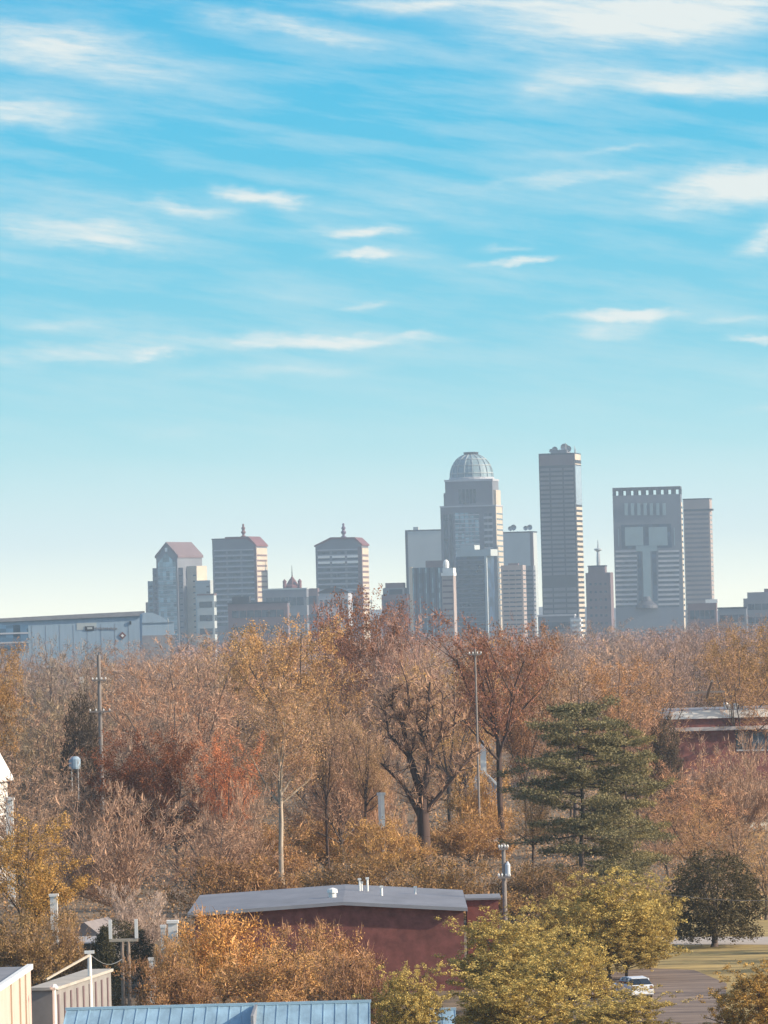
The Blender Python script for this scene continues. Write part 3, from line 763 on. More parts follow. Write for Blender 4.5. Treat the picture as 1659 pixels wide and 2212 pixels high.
# cream building, lower left
A = Vector(at(-4, 2130, 318)); B = Vector(at(66, 2086, 338)); zt = (A.z + B.z) / 2
r = empty('cream_building', (A.x, A.y, 0)); tag(r, 'sunlit cream walled building with flat grey roof in the lower left corner', 'building')
dx = B.x - A.x; dy = B.y - A.y
w = MB().plan([(0, 0), (dx, dy), (dx - 14, dy + .8), (-14, .8)], 0, zt - .25).build('wall', mat('cream_render', (0.62, 0.43, 0.35), .8, scale=.6, var=.08, bump=.2), r)
cp = MB().plan([(.12, -.15), (dx + .14, dy + .12), (dx - .2, dy + .12), (-.2, -.15)], zt - .25, zt + .05).build('coping', M_white, r)
MB().plan([(-.21, 0), (dx - .21, dy + .1), (dx - 14, dy + .9), (-14.2, .8)], zt - .247, zt - .1).build('roof', M_grey, r)
for t in (.35, .62, .8):
    MB().box(dx * t - .02, dx * t + .10, dy * t - .08, dy * t + .08, 0, zt - .3).build('downpipe', M_cream, r)

# grey trailer-like shed
p = at(66, 2140, 342); q = at(120, 2138, 342)
r = empty('grey_shed', (p.x, 342, 0), math.radians(-4)); tag(r, 'low grey shed with pale sloping roof behind the cream building', 'shed')
w = q.x - p.x; zt = p.z
MB().plan([(0, 0), (w, 0), (w + 1.3, 17), (1.3, 17)], 0, zt).build('wall', M_concrete, r)
MB().plan([(-.1, -.15), (w + .15, -.15), (w + 1.45, 17.2), (1.2, 17.2)], zt + .003, zt + .18).build('roof', mat('pale_roof', (.42, .38, .32), .8, scale=.5, var=.15), r)
for i in range(9):
    t = i / 9; MB().box(w + 1.3 * t + .0, w + 1.3 * t + .09, 17 * t + .5, 17 * t + 1.1, .3, zt - .3).build('side_panel', M_brown, r)


def pole(name, label, u, vt, Y, rad, m, cat='pole', group=None, vb=None):
    p = at(u, vt, Y); r = empty(name, (p.x, Y, 0)); tag(r, label, cat, group)
    MB().tube((0, 0, 0), (0, 0, p.z), rad * 1.2, rad * .85, 10).build('shaft', m, r)
    return r, p.z


M_wood = mat('weathered_wood', (0.26, 0.20, 0.155), .9, scale=3, var=.2)
M_woodpale = mat('pale_wood', (0.42, 0.36, 0.28), .9, scale=3, var=.15)
r, z = pole('post', 'short white post with round cap before the grey shed', 117, 2137, 336, .12, M_white, 'post')
MB().lathe([(.2, z), (.26, z + .12), (.1, z + .3)], 10).build('cap', M_white, r)
r, z = pole('utility_pole', 'tall white steel pole with slanted brace behind the grey shed', 193, 2060, 352, .14, M_white, 'pole')
p2 = at(100, 2116, 346); loc = r.location
MB().tube((0, 0, z - .1), (p2.x - loc.x, p2.y - loc.y, p2.z), .09, .07, 6).build('brace', M_woodpale, r)
MB().box(-.3, .3, -.12, .12, z, z + .18).build('cap', M_white, r)
p3 = at(264, 2072, 386)
n = 8; prev = None; wr = MB()
for i in range(n + 1):
    t = i / n; c = Vector((0, 0, z)).lerp(Vector((p3.x - loc.x, p3.y - loc.y, p3.z)), t) - Vector((0, 0, .5 * math.sin(math.pi * t)))
    if prev is not None: wr.tube(prev, c, .02, .02, 4)
    prev = c
wr.build('wire', M_metal, r)

# H frame
Yh = 388; pc = at(270, 2034, Yh)
r = empty('frame_post', (pc.x, Yh, 0)); tag(r, 'U-shaped white frame carried on two brown poles in the lower left', 'frame')
zc_ = pc.z; zt = at(239, 1987, Yh).z
k = Yh / F
for u in (264, 277): MB().tube(((u - 270) * k, 0, 0), ((u - 270) * k, 0, zc_), .15, .12, 8).build('pole', M_wood, r)
MB().box((239 - 270) * k - .1, (295 - 270) * k + .1, -.1, .1, zc_, zc_ + .2).build('crossbar', M_woodpale, r)
for u in (239, 295): MB().box((u - 270) * k - .11, (u - 270) * k + .11, -.12, .12, zc_ + .203, zt).build('upright', M_white, r)

# small white house hidden lower left
p = at(150, 2068, 455)
r = empty('cottage', (p.x, 455, 0), math.radians(-12)); tag(r, 'small pale cottage with dark porch and grey roof behind the left trees', 'house')
w = 2.7
MB().box(0, w, 0, 7, 0, 2.4).build('wall', mat('pale_siding', (.30, .28, .26), .8), r)
MB().prism([(-.3, 2.41), (w + .3, 2.41), (w / 2, 3.7)], -.4, 7.3).build('roof', mat('shingle', (.23, .20, .19), .9, scale=1.5), r)
wn = MB().box(.6, 1.7, -.03, .1, .7, 2.0).build('window', M_glass, r); MB().box(1.12, 1.18, -.06, -.03, .7, 2.0).box(.6, 1.7, -.06, -.03, 1.32, 1.38).build('frame', M_white, wn)
MB().box(1.9, 2.5, -.04, .1, 0.05, 2.0).build('door', M_dark, r)
MB().add([(-.4, -2.2, 2.1), (w + .3, -2.2, 2.1), (w + .3, -.41, 2.5), (-.4, -.41, 2.5), (-.4, -2.2, 2.2), (w + .3, -2.2, 2.2), (w + .3, -.41, 2.6), (-.4, -.41, 2.6)],
         [(0, 3, 2, 1), (4, 5, 6, 7), (0, 1, 5, 4), (1, 2, 6, 5), (2, 3, 7, 6), (3, 0, 4, 7)]).build('porch_roof', M_band, r)
for xx in (-.3, 1.3, 2.8): MB().box(xx, xx + .12, -2.15, -2.03, 0, 2.1).build('porch_post', M_white, r)
# white house with posts near the golden shrub
for (u, v0, v1, Yq, lab, wd) in ((116, 1931, 1984, 448, 'white chimney stack glowing in the sun at the left golden tree', .28), (373, 1988, 2037, 402, 'wide white sunlit gatepost beside the golden bush', .32),
                             (328, 2069, 2100, 392, 'short white sunlit post left of the golden bush', .2), (352, 1998, 2068, 404, 'tall cream post next to the wide white gatepost', .16)):
    a = at(u, v0, Yq); r = empty('post' if 'post' in lab else 'chimney', (a.x, Yq, 0)); tag(r, lab, 'post' if 'post' in lab else 'chimney')
    MB().box(-wd, wd, -wd, wd, 0, a.z - .2).build('shaft', M_white if 'white' in lab else M_cream, r)
    MB().box(-wd * 1.3, wd * 1.3, -wd * 1.3, wd * 1.3, a.z - .197, a.z).build('cap', M_white, r)

# white gable house at left edge
a = at(-14, 1680, 610)
r = empty('white_house', (a.x - 5.1, 610, 0), math.radians(-8)); tag(r, 'white house with steep gable at the left edge of the picture', 'house')
zt = at(6, 1630, 610).z; ze = a.z
MB().prism([(0, 0), (5.0, 0), (5.0, ze), (3.8, zt), (2.6, zt), (0, ze)], 0, 8).build('wall', M_white, r)
MB().prism([(2.2, zt - .2), (4.0, zt - .2), (5.6, ze - .5), (5.6, ze - .2), (4.1, zt + .2), (2.2, zt + .2)], -.5, 8.4).build('roof', M_white, r)
MB().box(4.2, 4.8, -.06, .1, 3, 5).build('window', M_glass, r)
a = at(20, 1722, 560)
r = empty('chimney', (a.x, 560, 0)); tag(r, 'bright white chimney below the white gable at the left edge', 'chimney')
MB().box(-.35, .35, -.35, .35, 0, a.z - .3).build('stack', M_white, r); MB().box(-.5, .5, -.5, .5, a.z - .297, a.z).build('cap', M_white, r)
a = at(161, 1634, 640)
r = empty('roof_tank', (a.x, 640, 0)); tag(r, 'small pale grey-blue tank standing among the left trees', 'tank')
MB().lathe([(.6, a.z - 1.4), (.65, a.z - 1.2), (.65, a.z - .3), (.4, a.z)], 14).build('drum', M_hall, r)
for t in range(4): MB().tube((.5 * math.cos(t * 1.57 + .8), .5 * math.sin(t * 1.57 + .8), 0), (.5 * math.cos(t * 1.57 + .8), .5 * math.sin(t * 1.57 + .8), a.z - 1.4), .06, .06, 6).build('leg', M_metal, r)

# right brick building
Yr = 900
A = at(1450, 1545, Yr); r = empty('brick_school', (A.x, Yr, 0), math.radians(6)); tag(r, 'dark red brick building with white flat roof edge at the right', 'building')
Wd = at(1800, 1545, Yr).x - A.x; zt = at(1560, 1534, Yr).z; k = Yr / F


def rb_(u, v): p = at(u, v, Yr); return p.x - A.x, p.z


MB().box(.4, Wd, .6, 26, 0, zt - 1.1).build('wall', M_brickred, r)
MB().box(0, Wd + .3, 0, 26.5, zt - 1.25, zt).build('roof_edge', M_white, r)
MB().box(.3, Wd, .3, 26.2, zt + .003, zt + .08).build('roof', M_roofg, r)
zb = rb_(1550, 1574)[1]
MB().box(-.4, Wd, -.5, .9, zb - .28, zb + .28).build('canopy', mat('pale_canopy', (.46, .42, .40), .7), r)
for i in range(5):
    x0, z1 = rb_(1592 + i * 34, 1583); x1, z0 = rb_(1622 + i * 34, 1619)
    wn = MB().box(x0, x1, .45, .7, z0, z1).build('window', M_glass, r)
    MB().box(x0, x1, .38, .5, z0 - .25, z0 - .003).build('sill', M_band, wn)
    MB().box((x0 + x1) / 2 - .05, (x0 + x1) / 2 + .05, .40, .449, z0, z1).build('frame', M_band, wn)
for (u, hh) in ((1583, .8), (1590, .5), (1605, .6)):
    x = rb_(u, 1534)[0]; MB().lathe([(.3, zt + .08), (.3, zt + hh), (.45, zt + hh), (.3, zt + hh + .3)], 10, x, 6).build('roof_vent', M_white, r)

# floodlight bank
Yf = 860; A = at(1523, 1500, Yf)
r = empty('floodlight_mast', (A.x, Yf, 0)); tag(r, 'mast with a row of round pale floodlights above the white-edged brick building', 'floodlights')
MB().tube((0, 0, 0), (0, 0, A.z + .4), .25, .18, 8).build('shaft', M_wood, r); MB().box(-3.0, 3.0, .15, .35, A.z + .2, A.z + .5).build('crossbar', M_wood, r)
for i, (u, v) in enumerate(((1492, 1493), (1508, 1493), (1526, 1493), (1541, 1493), (1556, 1493), (1527, 1506))):
    q = at(u, v, Yf)
    MB().lathe([(.15, -.2), (.5, 0), (.55, .25), (.1, .3)], 12).build('lamp', M_white, r)
    o = bpy.data.objects[-1] if False else r.children[-1]
    o.location = (q.x - A.x, 0, q.z); o.rotation_euler = (math.radians(80), 0, 0)

# utility poles
M_pole = mat('pole_wood', (0.25, 0.215, 0.19), .9, scale=2, var=.12)


def upole(label, u, vt, Y, rad, arms=(), m=None, trans=False):
    r, z = pole('utility_pole', label, u, vt, Y, rad, m or M_pole, 'utility pole')
    for (dz, hw) in arms:
        MB().box(-hw, hw, -.1 - rad, -rad, z - dz - .08, z - dz + .08).build('crossarm', M_pole, r)
        for s_ in (-.9, -.35, .35, .9): MB().lathe([(.05, z - dz + .08), (.09, z - dz + .2), (.04, z - dz + .32)], 6, s_ * hw, -.05 - rad).build('insulator', M_white, r)
    return r, z


upole('pole with two crossarms standing among the left grey trees', 213, 1415, 640, .22, ((2.8, .8), (6.3, 1.2)))
upole('tall pale pole amid the dark red tree crown', 1026, 1402, 632, .12, ((.6, .7),))
r, z = upole('pole with grey transformer can in front of the pine', 1087, 1822, 432, .17, ((.4, .35), (2.55, .45)))
MB().lathe([(.14, z - 2.5), (.2, z - 2.45), (.2, z - 1.6), (.14, z - 1.5), (.05, z - 1.35)], 12, .28, -.1).build('transformer', mat('light_grey_paint', (.55, .58, .6), .4), r)
def cable(label, P0, P1, sag, rad=.025):
    o = MB(); prev = None
    for i in range(21):
        t = i / 20; c = Vector(P0).lerp(Vector(P1), t) - Vector((0, 0, sag * 4 * t * (1 - t)))
        if prev is not None: o.tube(prev, c, rad, rad, 4)
        prev = c
    o = o.build('power_cable', M_dark); tag(o, label, 'cable'); return o


A_ = at(1087, 1840, 432); B_ = at(1790, 1935, 452); C_ = at(700, 1800, 470)
cable('thin cable from the transformer pole across the dark evergreen to the right edge', (A_.x + .2, 432, A_.z), tuple(B_), 1.6)
A_ = at(1026, 1412, 632); B_ = at(213, 1445, 640)
cable('thin cable between the two-armed pole and the pale pole in the red crown', (B_.x, 640, B_.z), (A_.x, 632, A_.z), 3.0, .02)
r, z = upole('plain pole outside the right edge carrying the thin cable', 1792, 1925, 452, .17, ((.4, .7),))
# church steeple
A = at(1043, 1610, 690); r = empty('steeple', (A.x, 690, 0)); tag(r, 'narrow white steeple on a small white gable behind the middle trees', 'steeple')
zs = at(1043, 1670, 690).z
MB().box(-.35, .35, -.35, .35, zs - .5, A.z - .3).build('shaft', M_white, r); MB().lathe([(.5, A.z - .3), (.05, A.z + .6)], 4, 0, 0, math.pi / 4).build('tip', M_white, r)
MB().prism([(-1.6, 0), (1.6, 0), (1.6, zs - 1.6), (0, zs), (-1.6, zs - 1.6)], -.6, 8).build('wall', M_band, r)
MB().prism([(-1.9, zs - 1.9), (0, zs + .02), (1.9, zs - 1.9), (1.9, zs - 1.6), (0, zs + .3), (-1.9, zs - 1.6)], -.8, 8.2).build('roof', M_white, r)
# sunlit white strip house in the middle
A = at(823, 1712, 598); r = empty('chimney', (A.x, 598, 0)); tag(r, 'very bright white chimney seen between the bare trunks, left of gnarled tree', 'chimney')
MB().box(-.24, .24, -.24, .24, 0, A.z - .3).build('stack', mat('bright_white', (.82, .80, .72), .5), r); MB().box(-.32, .32, -.32, .32, A.z - .297, A.z).build('cap', M_white, r); r.rotation_euler.z = math.radians(38)
for (u, v, Yq, lab) in ((176, 1466, 900, 'little sunlit white thing drawn as a dormer left of the two-armed pole'), (363, 1336, 2300, 'tiny sunlit white shape drawn as a dish beside the blue-grey shed'),
                        (625, 1303, 3600, 'tiny sunlit white gable drawn as a dish under the red pointed roof'), (802, 1296, 3000, 'tiny white dish catching sun below the second finial tower'),
                        (1431 + 262, 1300, 3500, ''), (1695, 0, 0, '')):
    if not lab: continue
    A = at(u, v, Yq); kk = Yq / F; r = empty('stand_in_board' if 'dormer' in lab else 'dish', (A.x, Yq, 0)); lab = lab.replace('dormer', 'sign board'); tag(r, lab, 'sign' if 'board' in lab else 'dish')  # board and dish shapes added in place of small sunlit white spots
    MB().tube((0, 0, 0), (0, 0, A.z - 4 * kk), .06 * kk * 10, .05 * kk * 10, 8).build('pole', M_metal, r)
    if 'board' in lab: MB().box(-4 * kk, 4 * kk, -.2, .2, A.z - 9 * kk, A.z + 4 * kk).build('board', M_white, r)
    else:
        o = MB().lathe([(.6 * kk, -2 * kk), (3.5 * kk, -.6 * kk), (4.6 * kk, .8 * kk), (3.2 * kk, 0), (.5 * kk, -1.4 * kk)], 14).build('reflector', M_white, r)
        o.location = (0, 0, A.z - 3 * kk); o.rotation_euler = (0, math.radians(75), 0)

# ------------------------------------------------------------------ white car
g = gxy(1366, 2156)
r = empty('parked_car', (g[0], g[1], 0.03), math.radians(-72)); tag(r, 'white hatchback car parked on the road behind the olive foliage', 'car')
M_car = mat('white_car_paint', (.70, .74, .78), .25, var=.02, spec=.5)


def loft(secs, name, m, parent):
    vs = []; fs = []; n = len(secs[0])
    for s_ in secs: vs += s_
    for k_ in range(len(secs) - 1):
        for i in range(n): j = (i + 1) % n; fs.append((k_ * n + i, k_ * n + j, (k_ + 1) * n + j, (k_ + 1) * n + i))
    fs += [tuple(range(n - 1, -1, -1)), tuple(range((len(secs) - 1) * n, len(secs) * n))]
    return MB().add(vs, fs).build(name, m, parent)


def csec(x, w, zb, zw, zt, wt):
    return [(x, -w, zb), (x, w, zb), (x, w * 1.02, (zb + zw) / 2), (x, w, zw), (x, wt, zt), (x, -wt, zt), (x, -w, zw), (x, -w * 1.02, (zb + zw) / 2)]


body = loft([csec(-2.1, .74, .35, .72, .80, .66), csec(-1.9, .86, .25, .85, .95, .78), csec(-1.1, .88, .22, .92, .99, .80), csec(-.7, .89, .22, .95, 1.02, .78), csec(1.5, .89, .22, .96, 1.03, .78),
             csec(1.95, .86, .25, .95, 1.0, .76), csec(2.1, .78, .35, .85, .92, .70)], 'body', M_car, r)
loft([csec(-.95, .80, 1.0, 1.02, 1.03, .78), csec(-.3, .78, 1.0, 1.2, 1.45, .62), csec(.6, .78, 1.0, 1.2, 1.50, .63), csec(1.5, .76, 1.0, 1.2, 1.42, .60), csec(1.95, .74, 1.0, 1.05, 1.08, .68)], 'cabin_glass', M_glass, r)
loft([csec(-.25, .63, 1.44, 1.46, 1.48, .58), csec(.6, .65, 1.49, 1.51, 1.54, .60), csec(1.55, .62, 1.41, 1.43, 1.46, .56)], 'roof', M_car, r)
for x in (-1.3, 1.3):
    for s_ in (-1, 1):
        wmb = MB().tube((x, s_ * .68, .32), (x, s_ * .90, .32), .32, .32, 18)
        wh = wmb.build('wheel', M_dark, r); MB().tube((x, s_ * .88, .32), (x, s_ * .915, .32), .2, .19, 12).build('rim', M_metal, wh)
for s_ in (-1, 1):
    MB().box(-2.14, -1.98, s_ * .62 - .14, s_ * .62 + .14, .66, .80).build('headlight', M_pale, r)
    MB().box(2.0, 2.13, s_ * .66 - .09, s_ * .66 + .09, .70, .95).build('tail_light', M_redroof, r)
    for xx in (-.15, .65, 1.35): MB().box(xx - .04, xx + .04, s_ * .72 - .05, s_ * .72 + .05, 1.0, 1.42).build('pillar', M_car, r)

# ------------------------------------------------------------------ trees
M_bark = leafmat('bark', (.065, .050, .042), (.14, .108, .09), 0.0, 1.2)
M_twig = leafmat('twig', (.21, .158, .118), (.54, .42, .315), 0.12, .35)
M_leaf = leafmat('leaf', (.085, .062, .036), (.54, .41, .215), 0.2, .5)
M_needle = leafmat('needle', (.05, .050, .032), (.27, .235, .14), 0.2, .5)


def npmesh(name, V, Fc, var, m):
    """V (n,3), Fc (k, 3 or 4) corner indices, var (k,)"""
    me = bpy.data.meshes.new(name); k, c = Fc.shape
    me.vertices.add(len(V)); me.vertices.foreach_set('co', V.astype(np.float32).ravel())
    me.loops.add(k * c); me.loops.foreach_set('vertex_index', Fc.astype(np.int32).ravel())
    me.polygons.add(k); me.polygons.foreach_set('loop_start', np.arange(0, k * c, c, dtype=np.int32))
    a = me.attributes.new('var', 'FLOAT', 'FACE'); a.data.foreach_set('value', var.astype(np.float32))
    me.update(calc_edges=True); me.materials.append(m)
    return me


def unit(a): return a / np.maximum(np.linalg.norm(a, axis=1, keepdims=True), 1e-6)


def limbs_mesh(segs, sides, m, name, rs):
    n = len(segs); P0 = np.array([s[0] for s in segs]); P1 = np.array([s[1] for s in segs]); R0 = np.array([s[2] for s in segs]); R1 = np.array([s[3] for s in segs])
    d = unit(P1 - P0); ref = np.where(np.abs(d[:, 2:3]) > .9, np.array([[1., 0, 0]]), np.array([[0, 0, 1.]]))
    a = unit(np.cross(d, ref)); b = np.cross(d, a)
    V = []
    for P, R in ((P0, R0), (P1, R1)):
        for i in range(sides):
            t = 2 * math.pi * i / sides
            V.append(P + (a * math.cos(t) + b * math.sin(t)) * R[:, None])
    V = np.stack(V, 1).reshape(-1, 3)
    base = np.arange(n) * 2 * sides; Fc = []
    for i in range(sides):
        j = (i + 1) % sides; Fc.append(np.stack([base + i, base + j, base + sides + j, base + sides + i], 1))
    Fc = np.concatenate(Fc); return npmesh(name, V, Fc, rs.rand(len(Fc)), m)


def skeleton(rng, H, W, trunk=.3, limbs=7, spread=.9, up=.35, r0=.32, lean=0.0, lv=3, kids=5, crown_low=.25):
    """segments (with level) and tips"""
    segs = []; tips = []

    def grow(p, d, ln, r, level):
        n = 3 if level < 3 else 2; q = p; rr = r
        for i in range(n):
            d = (d + Vector((rng.gauss(0, .16), rng.gauss(0, .16), rng.gauss(0, .08) + up * .13))).normalized()
            q2 = q + d * ln / n; r2 = rr * (.80 if level else .86)
            segs.append((q.copy(), q2.copy(), rr, r2, level)); q = q2; rr = r2
            if level < lv and (i > 0 or level > 0):
                for _ in range(max(1, kids // n + (1 if rng.random() < .5 else 0))):
                    t = rng.uniform(.0, 1)
                    ang = rng.uniform(0, 6.283); side = Vector((math.cos(ang), math.sin(ang), rng.uniform(-.15, .5)))
                    nd = (d * (1 - spread * .5) + side * spread * rng.uniform(.6, 1.1)).normalized()
                    grow(q - d * (ln / n) * t * .8, nd, ln * rng.uniform(.42, .72), rr * rng.uniform(.45, .65), level + 1)
        tips.append((q.copy(), d.copy(), level))
    th = H * trunk; p = Vector((0, 0, 0)); d = Vector((lean, 0, 1)).normalized(); r = r0
    for i in range(5):
        d = (d + Vector((rng.gauss(0, .04), rng.gauss(0, .04), .05))).normalized()
        q = p + d * th / 5; segs.append((p.copy(), q.copy(), r * (1.35 if i == 0 else 1), r * .95, 0)); p = q; r *= .95
    for i in range(limbs):
        ang = 6.283 * i / limbs + rng.uniform(-.4, .4); el = rng.uniform(.25, 1.5) if i else 1.5
        dd = Vector((math.cos(ang) * math.cos(el), math.sin(ang) * math.cos(el), math.sin(el)))
        st = p - Vector((0, 0, th * crown_low * rng.random()))
        ln = (H - th) * rng.uniform(.55, .8) * (math.sin(el) * .5 + .5)
        grow(st, dd, ln, r * rng.uniform(.45, .68), 1)
    # fit to the asked size
    T = np.array([list(t[0]) for t in tips]); zmx = np.percentile(T[:, 2], 97); w = (np.percentile(T[:, 0], 98) - np.percentile(T[:, 0], 2) + np.percentile(T[:, 1], 98) - np.percentile(T[:, 1], 2)) / 2
    sx = W / max(w, .1); sz = H / zmx

    def fx(v): t = min(1, v.z / (th + 1e-3)); return (v.x * (sx * t + (1 - t)), v.y * (sx * t + (1 - t)), v.z * sz)
    tips = [t for t in tips if t[0].z < zmx * 1.04]; segs = [q for q in segs if max(q[0].z, q[1].z) < zmx * 1.05]
    segs = [(fx(a), fx(b), r1, r2, l) for a, b, r1, r2, l in segs]
    tips = [(fx(a), (d.x * sx, d.y * sx, d.z * sz), l) for a, d, l in tips]
    return segs, tips


def twigs(tips, segs, rs, per=7, L=(.5, 1.3), w=.05, upb=.3, m=None, spray=.75, minl=2):
    T = np.array([t[0] for t in tips]); D = unit(np.array([t[1] for t in tips]))
    S = [s for s in segs if s[4] >= minl]
    if S:
        SP = np.array([np.array(s[0]) * .5 + np.array(s[1]) * .5 for s in S]); SD = unit(np.array([np.array(s[1]) - np.array(s[0]) for s in S]))
        T = np.concatenate([T, T, SP]); D = np.concatenate([D, D, SD])
    n = len(T); P = np.repeat(T, per, 0) + rs.normal(0, .16, (n * per, 3)); Dr = np.repeat(D, per, 0)
    d = unit(Dr * .8 + rs.normal(0, spray, (n * per, 3)) + np.array([[0, 0, upb]]))
    ln = rs.uniform(L[0], L[1], (n * per, 1)); pr = unit(np.cross(d, rs.normal(0, 1, (n * per, 3)))) * w * rs.uniform(.6, 1.4, (n * per, 1))
    mid = P + d * ln * .5 + rs.normal(0, .06, (n * per, 3)); V = np.stack([P - pr * .5, P + pr * .5, mid + pr * .4, P + d * ln, mid - pr * .4], 1).reshape(-1, 3)
    Fc = np.arange(n * per * 5).reshape(-1, 5)
    # split pentagon into a quad and a tip triangle as one 5-gon
    return npmesh('crown', V, Fc, rs.rand(len(Fc)), m)


def leaves(C, rs, per, sig, size, m, flat=0.0, name='crown', out=None):
    n = len(C) * per; P = np.repeat(C, per, 0) + rs.normal(0, 1, (n, 3)) * np.array(sig)
    nrm = rs.normal(0, 1, (n, 3)); nrm[:, 2] += flat * np.sign(nrm[:, 2])
    nrm = unit(nrm); a = unit(np.cross(nrm, rs.normal(0, 1, (n, 3)))); b = np.cross(nrm, a)
    s = size * rs.uniform(.55, 1.25, (n, 1)); cv = nrm * s * .22
    V = np.stack([P - a * s * .5, P - b * s * .34 + cv, P + a * s * .55, P + b * s * .34 + cv], 1).reshape(-1, 3)
    Fc = np.arange(n * 4).reshape(-1, 4)
    cl = np.repeat(rs.rand(len(C)), per) * .55 + rs.rand(n) * .45
    return npmesh(name, V, Fc, cl, m)


PROTO = {}


